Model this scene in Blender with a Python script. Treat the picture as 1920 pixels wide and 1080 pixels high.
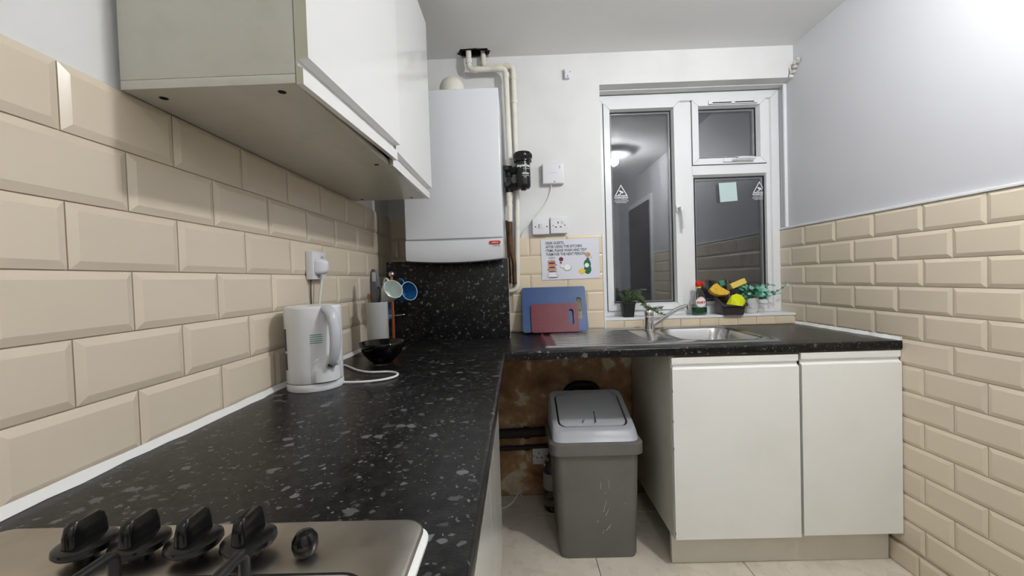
import bpy, bmesh, math, random
from mathutils import Vector, Matrix
random.seed(7)
for o in list(bpy.data.objects): bpy.data.objects.remove(o)
S = bpy.context.scene
C = S.collection
PI = math.pi

# ------------------------------------------------------------------ camera, world, exposure
CAM = Vector((0.69133, -2.17381, 1.189)); YAW, PITCH, ROLL, FPX = 0.0142, -0.02276, 0.03225, 750.23
F = Vector((-math.sin(YAW)*math.cos(PITCH), math.cos(YAW)*math.cos(PITCH), math.sin(PITCH)))
R0 = F.cross(Vector((0, 0, 1))).normalized(); U0 = R0.cross(F)
RR = math.cos(ROLL)*R0 - math.sin(ROLL)*U0; UU = math.sin(ROLL)*R0 + math.cos(ROLL)*U0
cam = bpy.data.cameras.new('camera'); cam.sensor_width = 36; cam.lens = FPX/1920*36; cam.clip_start = 0.02
co = bpy.data.objects.new('camera', cam); C.objects.link(co); S.camera = co
co.matrix_world = Matrix(((RR.x, UU.x, -F.x, CAM.x), (RR.y, UU.y, -F.y, CAM.y), (RR.z, UU.z, -F.z, CAM.z), (0, 0, 0, 1)))
W = bpy.data.worlds.new('night'); S.world = W; W.use_nodes = True
W.node_tree.nodes['Background'].inputs[0].default_value = (0.006, 0.007, 0.010, 1)
W.node_tree.nodes['Background'].inputs[1].default_value = 1
vs = S.view_settings; vs.view_transform = 'Standard'; vs.look = 'None'; vs.gamma = 1; vs.use_curve_mapping = False
vs.exposure = 1.0
LAMP = Vector((1.66, -1.42, 2.285)); LAMP_STRENGTH = 360
FILL_LAMP = Vector((1.15, -2.95, 2.285))  # added fill lamp behind the camera, brightens the doors and kettle

# ------------------------------------------------------------------ materials
def lin(c):
    return tuple(((v/255)/12.92 if v/255 <= .04045 else ((v/255+.055)/1.055)**2.4) for v in c)
def nd(nt, t, **k):
    n = nt.nodes.new(t)
    for a, b in k.items(): setattr(n, a, b)
    return n
def P(name, rgb, rough=.5, metal=0, bump=None, var=None, coat=0, trans=0, ior=1.45, rvar=None, objrand=0, spec=None, alpha=1):
    m = bpy.data.materials.new(name); m.use_nodes = True; nt = m.node_tree; b = nt.nodes['Principled BSDF']
    c = lin(rgb)
    b.inputs['Base Color'].default_value = (*c, 1); b.inputs['Roughness'].default_value = rough; b.inputs['Metallic'].default_value = metal
    b.inputs['Coat Weight'].default_value = coat; b.inputs['Transmission Weight'].default_value = trans; b.inputs['IOR'].default_value = ior
    b.inputs['Alpha'].default_value = alpha
    if spec is not None: b.inputs['Specular IOR Level'].default_value = spec
    tc = nd(nt, 'ShaderNodeTexCoord')
    if var:
        sc, c2, lo, hi = var
        n = nd(nt, 'ShaderNodeTexNoise'); n.inputs['Scale'].default_value = sc; n.inputs['Detail'].default_value = 6
        nt.links.new(tc.outputs['Object'], n.inputs['Vector'])
        r = nd(nt, 'ShaderNodeMapRange'); r.inputs[1].default_value = lo; r.inputs[2].default_value = hi
        nt.links.new(n.outputs['Fac'], r.inputs[0])
        mx = nd(nt, 'ShaderNodeMix', data_type='RGBA'); mx.inputs[6].default_value = (*c, 1); mx.inputs[7].default_value = (*lin(c2), 1)
        nt.links.new(r.outputs[0], mx.inputs[0]); nt.links.new(mx.outputs[2], b.inputs['Base Color'])
    if objrand:
        oi = nd(nt, 'ShaderNodeObjectInfo'); r = nd(nt, 'ShaderNodeMapRange'); r.inputs[3].default_value = 1-objrand; r.inputs[4].default_value = 1+objrand
        nt.links.new(oi.outputs['Random'], r.inputs[0])
        hs = nd(nt, 'ShaderNodeHueSaturation'); hs.inputs['Color'].default_value = (*c, 1); nt.links.new(r.outputs[0], hs.inputs['Value'])
        if b.inputs['Base Color'].links: nt.links.new(b.inputs['Base Color'].links[0].from_socket, hs.inputs['Color'])
        nt.links.new(hs.outputs[0], b.inputs['Base Color'])
    if rvar:
        sc, lo, hi = rvar
        n = nd(nt, 'ShaderNodeTexNoise'); n.inputs['Scale'].default_value = sc; n.inputs['Detail'].default_value = 5
        nt.links.new(tc.outputs['Object'], n.inputs['Vector'])
        r = nd(nt, 'ShaderNodeMapRange'); r.inputs[1].default_value = .3; r.inputs[2].default_value = .7; r.inputs[3].default_value = lo; r.inputs[4].default_value = hi
        nt.links.new(n.outputs['Fac'], r.inputs[0]); nt.links.new(r.outputs[0], b.inputs['Roughness'])
    if bump:
        sc, st = bump
        n = nd(nt, 'ShaderNodeTexNoise'); n.inputs['Scale'].default_value = sc; n.inputs['Detail'].default_value = 4
        nt.links.new(tc.outputs['Object'], n.inputs['Vector'])
        bp = nd(nt, 'ShaderNodeBump'); bp.inputs['Strength'].default_value = st; bp.inputs['Distance'].default_value = .004
        nt.links.new(n.outputs['Fac'], bp.inputs['Height']); nt.links.new(bp.outputs[0], b.inputs['Normal'])
    return m

def worktop_mat(name):
    m = bpy.data.materials.new(name); m.use_nodes = True; nt = m.node_tree; b = nt.nodes['Principled BSDF']
    tc = nd(nt, 'ShaderNodeTexCoord')
    dn = nd(nt, 'ShaderNodeTexNoise'); dn.inputs['Scale'].default_value = 55; dn.inputs['Detail'].default_value = 3
    nt.links.new(tc.outputs['Object'], dn.inputs['Vector'])
    sub = nd(nt, 'ShaderNodeVectorMath', operation='SUBTRACT'); sub.inputs[1].default_value = (.5, .5, .5)
    nt.links.new(dn.outputs['Color'], sub.inputs[0])
    scl = nd(nt, 'ShaderNodeVectorMath', operation='SCALE'); scl.inputs['Scale'].default_value = .022
    nt.links.new(sub.outputs[0], scl.inputs[0])
    add = nd(nt, 'ShaderNodeVectorMath', operation='ADD'); nt.links.new(tc.outputs['Object'], add.inputs[0]); nt.links.new(scl.outputs[0], add.inputs[1])
    base = nd(nt, 'ShaderNodeTexNoise'); base.inputs['Scale'].default_value = 38; base.inputs['Detail'].default_value = 8; base.inputs['Roughness'].default_value = .75
    nt.links.new(tc.outputs['Object'], base.inputs['Vector'])
    br = nd(nt, 'ShaderNodeValToRGB'); nt.links.new(base.outputs['Fac'], br.inputs[0])
    e = br.color_ramp.elements; e[0].position = .40; e[0].color = (.002, .002, .0022, 1); e[1].position = .78; e[1].color = (.022, .021, .020, 1)
    col = br.outputs[0]
    for scale, thr, rad, c in ((40, .76, .52, (.17, .17, .175)), (85, .76, .52, (.13, .13, .135)), (175, .77, .5, (.18, .18, .18))):
        v = nd(nt, 'ShaderNodeTexVoronoi'); v.inputs['Scale'].default_value = scale; nt.links.new(add.outputs[0], v.inputs['Vector'])
        sp = nd(nt, 'ShaderNodeSeparateColor'); nt.links.new(v.outputs['Color'], sp.inputs[0])
        g = nd(nt, 'ShaderNodeMath', operation='GREATER_THAN'); g.inputs[1].default_value = thr; nt.links.new(sp.outputs[0], g.inputs[0])
        rr = nd(nt, 'ShaderNodeMath', operation='MULTIPLY'); rr.inputs[1].default_value = rad; nt.links.new(sp.outputs[1], rr.inputs[0])
        d = nd(nt, 'ShaderNodeMath', operation='SUBTRACT'); nt.links.new(rr.outputs[0], d.inputs[0]); nt.links.new(v.outputs['Distance'], d.inputs[1])
        s = nd(nt, 'ShaderNodeMapRange'); s.inputs[1].default_value = 0; s.inputs[2].default_value = .07; nt.links.new(d.outputs[0], s.inputs[0])
        k = nd(nt, 'ShaderNodeMath', operation='MULTIPLY'); nt.links.new(s.outputs[0], k.inputs[0]); nt.links.new(g.outputs[0], k.inputs[1])
        k2 = nd(nt, 'ShaderNodeMath', operation='MULTIPLY'); nt.links.new(k.outputs[0], k2.inputs[0]); bb = nd(nt, 'ShaderNodeMapRange'); bb.inputs[3].default_value = .3; nt.links.new(sp.outputs[2], bb.inputs[0]); nt.links.new(bb.outputs[0], k2.inputs[1])
        mx = nd(nt, 'ShaderNodeMix', data_type='RGBA'); nt.links.new(k2.outputs[0], mx.inputs[0]); nt.links.new(col, mx.inputs[6]); mx.inputs[7].default_value = (*c, 1)
        col = mx.outputs[2]
    nt.links.new(col, b.inputs['Base Color'])
    b.inputs['Roughness'].default_value = .30; b.inputs['Specular IOR Level'].default_value = .27
    n = nd(nt, 'ShaderNodeTexNoise'); n.inputs['Scale'].default_value = 260
    nt.links.new(tc.outputs['Object'], n.inputs['Vector'])
    bp = nd(nt, 'ShaderNodeBump'); bp.inputs['Strength'].default_value = .12; bp.inputs['Distance'].default_value = .002
    nt.links.new(n.outputs['Fac'], bp.inputs['Height']); nt.links.new(bp.outputs[0], b.inputs['Normal'])
    return m

def glass_mat(name):
    m = bpy.data.materials.new(name); m.use_nodes = True; nt = m.node_tree; b = nt.nodes['Principled BSDF']
    b.inputs['Transmission Weight'].default_value = 1; b.inputs['Roughness'].default_value = 0; b.inputs['IOR'].default_value = 1.62
    b.inputs['Base Color'].default_value = (.97, .98, .98, 1)
    g = nd(nt, 'ShaderNodeBsdfGlossy'); g.inputs['Roughness'].default_value = .30; g.inputs['Color'].default_value = (.9, .92, 1, 1)
    tc = nd(nt, 'ShaderNodeTexCoord'); n = nd(nt, 'ShaderNodeTexNoise'); n.inputs['Scale'].default_value = 6; n.inputs['Detail'].default_value = 5; n.inputs['Distortion'].default_value = 2
    nt.links.new(tc.outputs['Object'], n.inputs['Vector'])
    r = nd(nt, 'ShaderNodeMapRange'); r.inputs[1].default_value = .35; r.inputs[2].default_value = .75; r.inputs[3].default_value = .001; r.inputs[4].default_value = .008
    nt.links.new(n.outputs['Fac'], r.inputs[0])
    mx = nd(nt, 'ShaderNodeMixShader'); nt.links.new(r.outputs[0], mx.inputs[0]); nt.links.new(b.outputs[0], mx.inputs[1]); nt.links.new(g.outputs[0], mx.inputs[2])
    nt.links.new(mx.outputs[0], nt.nodes['Material Output'].inputs[0])
    return m

def plaster_mat(name):
    m = bpy.data.materials.new(name); m.use_nodes = True; nt = m.node_tree; b = nt.nodes['Principled BSDF']
    tc = nd(nt, 'ShaderNodeTexCoord')
    n = nd(nt, 'ShaderNodeTexNoise'); n.inputs['Scale'].default_value = 5; n.inputs['Detail'].default_value = 7; n.inputs['Distortion'].default_value = .6
    nt.links.new(tc.outputs['Object'], n.inputs['Vector'])
    r = nd(nt, 'ShaderNodeValToRGB'); nt.links.new(n.outputs['Fac'], r.inputs[0])
    e = r.color_ramp.elements; e[0].position = .36; e[0].color = (*lin((124, 92, 62)), 1); e[1].position = .60; e[1].color = (*lin((186, 152, 112)), 1)
    x = e.new(.62); x.color = (*lin((214, 196, 166)), 1)
    x = e.new(.50); x.color = (*lin((164, 126, 88)), 1)
    n2 = nd(nt, 'ShaderNodeTexNoise'); n2.inputs['Scale'].default_value = 28; n2.inputs['Detail'].default_value = 6
    nt.links.new(tc.outputs['Object'], n2.inputs['Vector'])
    mr = nd(nt, 'ShaderNodeMapRange'); mr.inputs[1].default_value = .3; mr.inputs[2].default_value = .7; mr.inputs[3].default_value = .7; mr.inputs[4].default_value = 1.1
    nt.links.new(n2.outputs['Fac'], mr.inputs[0])
    hs = nd(nt, 'ShaderNodeHueSaturation'); nt.links.new(r.outputs[0], hs.inputs['Color']); nt.links.new(mr.outputs[0], hs.inputs['Value'])
    nt.links.new(hs.outputs[0], b.inputs['Base Color']); b.inputs['Roughness'].default_value = .9
    bp = nd(nt, 'ShaderNodeBump'); bp.inputs['Strength'].default_value = .8; bp.inputs['Distance'].default_value = .01
    nt.links.new(n.outputs['Fac'], bp.inputs['Height']); nt.links.new(bp.outputs[0], b.inputs['Normal'])
    return m

def emit_mat(name, col, s):
    m = bpy.data.materials.new(name); m.use_nodes = True; nt = m.node_tree
    e = nd(nt, 'ShaderNodeEmission'); e.inputs[0].default_value = (*col, 1); e.inputs[1].default_value = s
    nt.links.new(e.outputs[0], nt.nodes['Material Output'].inputs[0]); return m

M = dict(
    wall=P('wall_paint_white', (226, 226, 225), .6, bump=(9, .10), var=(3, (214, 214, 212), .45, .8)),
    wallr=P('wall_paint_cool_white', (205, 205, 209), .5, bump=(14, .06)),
    ceil=P('ceiling_paint', (236, 236, 234), .7, bump=(6, .15)),
    grout=P('grout', (196, 186, 168), .85),
    tile=P('beige_glazed_tile', (220, 207, 186), .27, objrand=.035, bump=(5, .04)),
    tilecap=P('cream_sill_tile', (226, 211, 184), .3, objrand=.04),
    floor=P('cream_floor_tile', (226, 217, 200), .28, var=(7, (212, 202, 184), .4, .75), rvar=(18, .2, .45)),
    floorjoint=P('floor_grout', (84, 76, 66), .9),
    white=P('white_gloss_board', (228, 228, 226), .14, coat=.3),
    whitesatin=P('white_satin_board', (243, 243, 239), .36, var=(4, (236, 236, 230), .5, .85)),
    carcass=P('grey_white_melamine', (202, 199, 187), .28, var=(16, (192, 189, 176), .5, .8)),
    edging=P('cream_edging', (190, 188, 168), .5),
    plinth=P('plinth_board', (222, 216, 205), .45, var=(5, (208, 201, 188), .4, .8)),
    upvc=P('white_upvc', (236, 237, 238), .28),
    gasket=P('black_gasket', (22, 22, 24), .6),
    glass=glass_mat('window_glass'),
    boiler=P('boiler_white_enamel', (222, 224, 228), .25),
    grey=P('grey_plastic', (168, 170, 172), .45),  # even mid grey for small fittings
    worktop=worktop_mat('black_flecked_laminate'),
    caulk=P('white_sealant', (238, 238, 234), .4, bump=(60, .4)),
    steel=P('brushed_steel', (186, 185, 183), .17, metal=1),
    hobsteel=P('hob_steel', (192, 186, 177), .3, metal=1, rvar=(9, .24, .46), var=(14, (168, 161, 152), .5, .8)),
    chrome=P('chrome', (222, 222, 224), .1, metal=1),
    black=P('black_plastic', (12, 12, 13), .22),
    blackmatte=P('black_matte', (16, 16, 16), .55),
    iron=P('black_enamel_iron', (14, 13, 13), .4, bump=(90, .3)),
    socket=P('socket_white', (224, 224, 228), .3),
    kettle=P('kettle_white_plastic', (226, 227, 229), .25),
    kettlegrey=P('kettle_light_grey_plastic', (196, 200, 206), .22),
    cordw=P('white_cord', (226, 226, 222), .45),
    potgrey=P('grey_pot_plastic', (168, 169, 168), .4, bump=(120, .1)),
    utgrey=P('charcoal_handle', (84, 84, 88), .4),
    wood=P('wood', (128, 96, 62), .6),
    bowl=P('black_glazed_bowl', (8, 8, 8), .12),
    copper=P('copper', (214, 120, 84), .25, metal=1),
    copperold=P('aged_copper', (104, 74, 50), .5, metal=.5, var=(30, (64, 44, 32), .4, .7)),
    silver=P('polished_steel', (210, 208, 204), .18, metal=1),
    mugw=P('pale_green_white_glaze', (218, 226, 222), .15),
    mugb=P('blue_glaze', (44, 104, 158), .15),
    mugrim=P('pale_rim', (170, 205, 225), .2),
    boardb=P('blue_board', (44, 76, 124), .38, bump=(160, .15)),
    boardr=P('maroon_board', (104, 36, 48), .38, bump=(160, .15)),
    paper=P('white_paper', (222, 222, 232), .35),
    ink=P('black_ink', (34, 34, 40), .6),
    pipe=P('cream_painted_pipe', (232, 228, 216), .42, bump=(30, .3), var=(12, (212, 204, 184), .5, .8)),
    bin=P('bin_grey_plastic', (112, 109, 105), .42, bump=(70, .12), var=(6, (101, 98, 94), .4, .8)),
    binlid=P('bin_lid_silver_grey', (184, 186, 190), .34, bump=(90, .1)),
    scuff=P('pale_scuff', (196, 196, 192), .7),
    dark=P('dark_cavity', (14, 12, 10), .9),
    plaster=plaster_mat('bare_brown_plaster'),
    pipeold=P('grimy_pipe', (40, 34, 28), .6),
    red=P('red_plastic', (196, 34, 26), .3),
    redink=P('red_print', (206, 52, 40), .5),
    whiteink=P('white_print', (240, 240, 240), .5),
    orange=P('orange_print', (214, 120, 50), .5),
    greenliq=P('green_liquid', (10, 130, 60), .08, trans=.5, ior=1.33),
    clear=P('clear_plastic', (236, 240, 240), .06, trans=1, ior=1.4),
    caddy=P('charcoal_caddy_plastic', (62, 57, 58), .3),
    sponge=P('yellow_sponge', (232, 188, 70), .95, bump=(260, .9), var=(60, (214, 164, 50), .4, .7)),
    sponge2=P('pale_yellow_sponge', (236, 208, 104), .95, bump=(260, .9)),
    lime=P('lime_cloth', (214, 222, 24), .85, bump=(120, .6)),
    scour=P('green_scourer', (70, 140, 116), .95, bump=(200, 1)),
    brush=P('smoky_handle', (92, 84, 84), .25),
    soil=P('soil', (36, 28, 22), .95, bump=(120, 1)),
    leafteal=P('teal_green_leaf', (44, 122, 92), .4, var=(40, (120, 190, 164), .5, .72)),
    leafpale=P('pale_edged_leaf', (150, 206, 186), .4, var=(40, (60, 140, 106), .45, .7)),
    rosemary=P('rosemary_green', (92, 112, 72), .5, objrand=.1),
    stem=P('brown_stem', (72, 66, 44), .7),
    potwhite=P('white_ceramic', (226, 226, 224), .25),
    potblack=P('black_nursery_pot', (20, 20, 21), .5),
    note=P('pale_blue_note_paper', (198, 220, 220), .6),
    greenink=P('green_print', (60, 150, 104), .5),
    maroonink=P('maroon_print', (112, 40, 56), .5),
    biscuit=P('biscuit_print', (190, 150, 122), .5),
    greyink=P('grey_print', (178, 178, 186), .5),
    greenprint=P('dark_green_print', (30, 104, 72), .5),
    yellowprint=P('yellow_print', (232, 196, 70), .5),
    clothgrey=P('dark_vinyl_label', (150, 150, 146), .5),
    doorbrown=P('dark_brown_door', (70, 52, 40), .4, var=(8, (54, 40, 30), .4, .7)),
    chip=P('chipped_plaster', (200, 198, 192), .8, bump=(90, 1)),
    globe=emit_mat('lamp_glow', (.968, .985, 1.0), LAMP_STRENGTH), fill_globe=emit_mat('fill_lamp_glow', (.968, .985, 1.0), LAMP_STRENGTH*.32),
)

# ------------------------------------------------------------------ mesh helpers (world coordinates)
def B(): return bmesh.new()
def box(bm, x0, x1, y0, y1, z0, z1, bev=0, seg=2):
    r = bmesh.ops.create_cube(bm, size=1)
    vs_ = r['verts']
    for v in vs_:
        v.co = Vector(((x0+x1)/2+v.co.x*(x1-x0), (y0+y1)/2+v.co.y*(y1-y0), (z0+z1)/2+v.co.z*(z1-z0)))
    if bev:
        es = list({e for v in vs_ for e in v.link_edges})
        bmesh.ops.bevel(bm, geom=es, offset=bev, segments=seg, affect='EDGES', profile=.6)
    return bm
def loft(bm, loops, cap0=True, cap1=True, closed=True):
    rings = [[bm.verts.new(p) for p in l] for l in loops]
    n = len(rings[0]); m = n if closed else n-1
    for a, b in zip(rings[:-1], rings[1:]):
        for i in range(m):
            j = (i+1) % n
            try: bm.faces.new((a[i], a[j], b[j], b[i]))
            except ValueError: pass
    if cap0: bm.faces.new(list(reversed(rings[0])))
    if cap1: bm.faces.new(rings[-1])
    return rings
def rrect(cx, cy, hx, hy, r, n=7):
    pts = []; r = min(r, hx*.999, hy*.999)
    for (sx, sy, a0) in ((1, 1, 0), (-1, 1, PI/2), (-1, -1, PI), (1, -1, 1.5*PI)):
        for k in range(n+1):
            a = a0+k*PI/2/n
            pts.append((cx+sx*(hx-r)+r*math.cos(a), cy+sy*(hy-r)+r*math.sin(a)))
    return pts
def rz(pts, z): return [(x, y, z) for x, y in pts]
def tube(bm, path, r, seg=10, caps=True):
    path = [Vector(p) for p in path]; loops = []
    rs = r if isinstance(r, (list, tuple)) else [r]*len(path)
    prev = None
    for i, p in enumerate(path):
        a = path[max(i-1, 0)]; b = path[min(i+1, len(path)-1)]
        t = (b-a).normalized()
        if prev is None:
            u = t.orthogonal().normalized()
        else:
            u = (prev-t*prev.dot(t)).normalized()
        prev = u; v = t.cross(u)
        loops.append([p+rs[i]*(math.cos(2*PI*k/seg)*u+math.sin(2*PI*k/seg)*v) for k in range(seg)])
    loft(bm, loops, caps, caps); return bm
def smooth_path(pts, n=8):
    pts = [Vector(p) for p in pts]; out = []
    for i in range(len(pts)-1):
        p0 = pts[max(i-1, 0)]; p1 = pts[i]; p2 = pts[i+1]; p3 = pts[min(i+2, len(pts)-1)]
        for k in range(n):
            t = k/n
            out.append(.5*((2*p1)+(p2-p0)*t+(2*p0-5*p1+4*p2-p3)*t*t+(3*p1-p0-3*p2+p3)*t**3))
    out.append(pts[-1]); return out
def lathe(bm, prof, at=(0, 0, 0), seg=32, caps=(False, False)):
    loops = [[(at[0]+r*math.cos(2*PI*k/seg), at[1]+r*math.sin(2*PI*k/seg), at[2]+z) for k in range(seg)] for r, z in prof]
    loft(bm, loops, *caps); return bm
def cyl(bm, p0, p1, r0, r1=None, seg=20):
    return tube(bm, [p0, p1], [r0, r0 if r1 is None else r1], seg)
def fillet(pts, r, n=5):
    pts = [Vector(p) for p in pts]; out = [pts[0]]
    for i in range(1, len(pts)-1):
        a = (pts[i-1]-pts[i]); b = (pts[i+1]-pts[i]); rr = min(r, a.length*.49, b.length*.49)
        p0 = pts[i]+a.normalized()*rr; p1 = pts[i]+b.normalized()*rr
        for k in range(n+1):
            t = k/n; out.append((1-t)**2*p0+2*t*(1-t)*pts[i]+t*t*p1)
    out.append(pts[-1]); return out
def smoothed(o, ang=40):
    me = o.data
    for p in me.polygons: p.use_smooth = True
    me.set_sharp_from_angle(angle=math.radians(ang))
ORG = {}
def obj(name, bm, mat, parent=None, at=None, smooth=True, ang=40, mtx=None, recalc=True):
    if mtx is not None: bmesh.ops.transform(bm, matrix=mtx, verts=bm.verts)
    if recalc: bmesh.ops.recalc_face_normals(bm, faces=bm.faces)
    org = ORG[parent.name] if parent else Vector(at if at is not None else (0, 0, 0))
    bmesh.ops.translate(bm, verts=bm.verts, vec=-org)
    me = bpy.data.meshes.new(name); bm.to_mesh(me); bm.free()
    o = bpy.data.objects.new(name, me); C.objects.link(o)
    me.materials.append(M[mat] if isinstance(mat, str) else mat)
    if parent: o.parent = parent
    else: o.location = org
    ORG[o.name] = org
    if smooth: smoothed(o, ang)
    return o
def tag(o, label, cat, group=None, kind=None):
    o['label'] = label; o['category'] = cat
    if group: o['group'] = group
    if kind: o['kind'] = kind
    return o
def thing(name, label, cat, loc, group=None, kind=None):
    o = bpy.data.objects.new(name, None); C.objects.link(o); o.location = loc; o.empty_display_size = .05
    ORG[o.name] = Vector(loc); return tag(o, label, cat, group, kind)
def text(name, body, size, mtx, mat, parent, align='LEFT', ext=.0002, bold=0):
    cu = bpy.data.curves.new('t', 'FONT'); cu.body = body; cu.size = size; cu.align_x = align; cu.extrude = ext; cu.offset = bold; cu.resolution_u = 3
    o = bpy.data.objects.new('t', cu); C.objects.link(o)
    dg = bpy.context.evaluated_depsgraph_get(); me = bpy.data.meshes.new_from_object(o.evaluated_get(dg))
    bm = bmesh.new(); bm.from_mesh(me); bpy.data.objects.remove(o); bpy.data.meshes.remove(me); bpy.data.curves.remove(cu)
    return obj(name, bm, mat, parent, smooth=False, mtx=mtx, recalc=False)
# frames: local X = right, local Y = up, local Z = out of the surface
def onback(x, y, z): return Matrix.Translation((x, y, z)) @ Matrix(((1, 0, 0, 0), (0, 0, -1, 0), (0, 1, 0, 0), (0, 0, 0, 1)))
def onleft(x, y, z): return Matrix.Translation((x, y, z)) @ Matrix(((0, 0, 1, 0), (1, 0, 0, 0), (0, 1, 0, 0), (0, 0, 0, 1)))
def onright(x, y, z): return Matrix.Translation((x, y, z)) @ Matrix(((0, 0, -1, 0), (-1, 0, 0, 0), (0, 1, 0, 0), (0, 0, 0, 1)))
def flat(x, y, z): return Matrix.Translation((x, y, z))
TM = {}
def tile(parent, frame, w, h, mat='tile', bev=.0115, depth=.008, name='tile', gap=.0022, edge=.0035):
    """bevelled metro tile, lower-left corner at frame origin; mesh shared by size"""
    key = (round(w, 4), round(h, 4), mat, bev, depth)
    if key not in TM:
        bm = B(); g = gap/2
        x0, x1, y0, y1 = g, w-g, g, h-g
        b = min(bev, (x1-x0)*.42, (y1-y0)*.42)
        def rect(i, z): return [(x0+i, y0+i, z), (x1-i, y0+i, z), (x1-i, y1-i, z), (x0+i, y1-i, z)]
        loft(bm, [rect(0, 0), rect(0, edge), rect(b, depth-.0006), rect(b+.002, depth)], False, True)
        bmesh.ops.recalc_face_normals(bm, faces=bm.faces)
        me = bpy.data.meshes.new(name); bm.to_mesh(me); bm.free(); me.materials.append(M[mat]); TM[key] = me
    o = bpy.data.objects.new(name, TM[key]); C.objects.link(o); o.parent = parent
    o.matrix_local = Matrix.Translation(-ORG[parent.name]) @ frame
    return o

# ------------------------------------------------------------------ room shell
XR, H, YR = 2.193, 2.3815, -3.35
WT = .9
def struct(name, bm, mat, label, cat, **k):
    o = obj(name, bm, mat, **k); return tag(o, label, cat, kind='structure')

# floor
bm = B(); box(bm, -.15, XR+.15, YR-.15, .45, -.1, -.006)
floor = struct('floor', bm, 'floorjoint', 'floor of large cream square tiles with dark thin joints', 'floor', smooth=False)
xs = [0, .39, .985, 1.58, XR]; ys = [YR, -2.58, -1.98, -1.38, -.78, -.18, 0]
for i in range(len(xs)-1):
    for j in range(len(ys)-1):
        tile(floor, flat(xs[i], ys[j], -.006), xs[i+1]-xs[i], ys[j+1]-ys[j], 'floor', .0015, .006, 'floor_tile', .003, .005)

# ceiling with the broken hole round the pipes
hx0, hx1, hy0 = .43, .575, -.085
bm = B()
box(bm, -.15, hx0, YR-.15, .2, H, H+.12); box(bm, hx1, XR+.15, YR-.15, .2, H, H+.12); box(bm, hx0, hx1, YR-.15, hy0, H, H+.12)
box(bm, hx0, hx1, 0, .2, H, H+.12)
ceil = struct('ceiling', bm, 'ceil', 'plain pale grey painted ceiling over the kitchen', 'ceiling', smooth=False)
bm = B(); box(bm, hx0-.02, hx1+.02, hy0-.02, .02, H+.115, H+.14)
obj('dark_void', bm, 'dark', ceil, smooth=False)  # black slab stands in for the darkness up inside the hole
bm = B()   # ragged edge of the hole, blackened like its shaded inside
pts = []
rnd = random.Random(3)
for k in range(22):
    a = 2*PI*k/22; pts.append(((hx0+hx1)/2+(.085+rnd.uniform(-.012, .014))*math.cos(a), hy0/2-.006+(.036+rnd.uniform(-.006, .008))*math.sin(a)))
inn = [((hx0+hx1)/2+(x-(hx0+hx1)/2)*.8, hy0/2+(y-hy0/2)*.75) for x, y in pts]
loft(bm, [rz(pts, H-.0015), rz(inn, H-.0015), rz(inn, H+.1)], False, False)
obj('broken_edge', bm, 'dark', ceil, smooth=False)

# left wall
bm = B(); box(bm, -.15, 0, YR-.15, .2, 0, H)
wl = struct('wall_left', bm, 'wall', 'left wall, white paint above large beige bevelled tiles', 'wall', smooth=False)
bm = B(); box(bm, 0, .0022, -2.7, -.0005, .88, 1.543)
obj('grout_bed', bm, 'grout', wl, smooth=False)
LP, LB, LC = .106, .906, .2015
for r in range(6):
    z = 1.542-(r+1)*LP
    ph = -1.571 if r % 2 == 0 else -1.470
    edges = [ph+LC*k for k in range(-6, 9)]
    edges = [e for e in edges if -2.7 < e < -.02]
    edges = [-2.7]+edges+[-.0005]
    for a, b in zip(edges[:-1], edges[1:]):
        if b-a > .012: tile(wl, onleft(.002, a, z), b-a, LP)

# right wall
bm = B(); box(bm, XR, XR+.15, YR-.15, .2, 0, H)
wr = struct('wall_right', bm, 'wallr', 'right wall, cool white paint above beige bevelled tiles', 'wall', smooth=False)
bm = B(); box(bm, XR-.0022, XR, -1.92, .126, 0, 1.416)
obj('grout_bed', bm, 'grout', wr, smooth=False)
ZT, RP, RC = 1.4164, .10185, .2019
for r in range(13):
    z = ZT-(r+1)*RP
    ph = -.0713 if r % 2 == 0 else -.1723
    edges = [ph-RC*k for k in range(-2, 12)]
    edges = sorted(e for e in edges if -1.92 < e < .115)
    edges = [-1.92]+edges+[.126]
    for a, b in zip(edges[:-1], edges[1:]):
        if b-a > .012: tile(wr, onright(XR-.002, b, z), b-a, RP)
e0 = -.56
while e0 > -1.80:      # projecting skirting course of cut tiles
    w = .2019
    tile(wr, onright(XR-.012, e0+.1, 0), w, .085, 'tile', .006, .006); e0 -= w
bm = B(); box(bm, XR-.012, XR-.0022, -1.92, -.46, 0, .084)
obj('skirting_bed', bm, 'grout', wr, smooth=False)

# back wall with window recess
RX, LZ, SZ = 1.162, 2.213, .957
bm = B()
box(bm, 0, RX, 0, .2, .875, H); box(bm, RX, XR, 0, .2, LZ, H); box(bm, RX, XR, .004, .2, .875, SZ-.012)
wb = struct('wall_back', bm, 'wall', 'white painted end wall holding the window and boiler', 'wall', smooth=False)
bm = B()
N = 60
box(bm, 0, XR, .0, .2, 0, .875)
obj('bare_plaster', bm, 'plaster', wb, smooth=False)
bm = B(); box(bm, RX, XR, .062, .074, LZ-.007, LZ)      # ledge in the soffit
box(bm, RX, XR, .074, .125, LZ-.004, LZ)
obj('soffit_bead', bm, 'wall', wb, smooth=False)
bm = B(); box(bm, .0, RX-.004, -.0022, 0, .88, 1.412)
box(bm, .0, .42, -.0022, 0, 1.40, 1.525)
obj('grout_bed', bm, 'grout', wb, smooth=False)
for r in range(5):
    z = 1.412-(r+1)*.102
    ed = ([.56, .762, .962, RX-.004] if r % 2 == 0 else [.66, .862, 1.062, RX-.004])
    for a, b in zip(ed[:-1], ed[1:]): tile(wb, onback(a, -.002, z), b-a, .102, 'tilecap', .007, .006)
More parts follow.
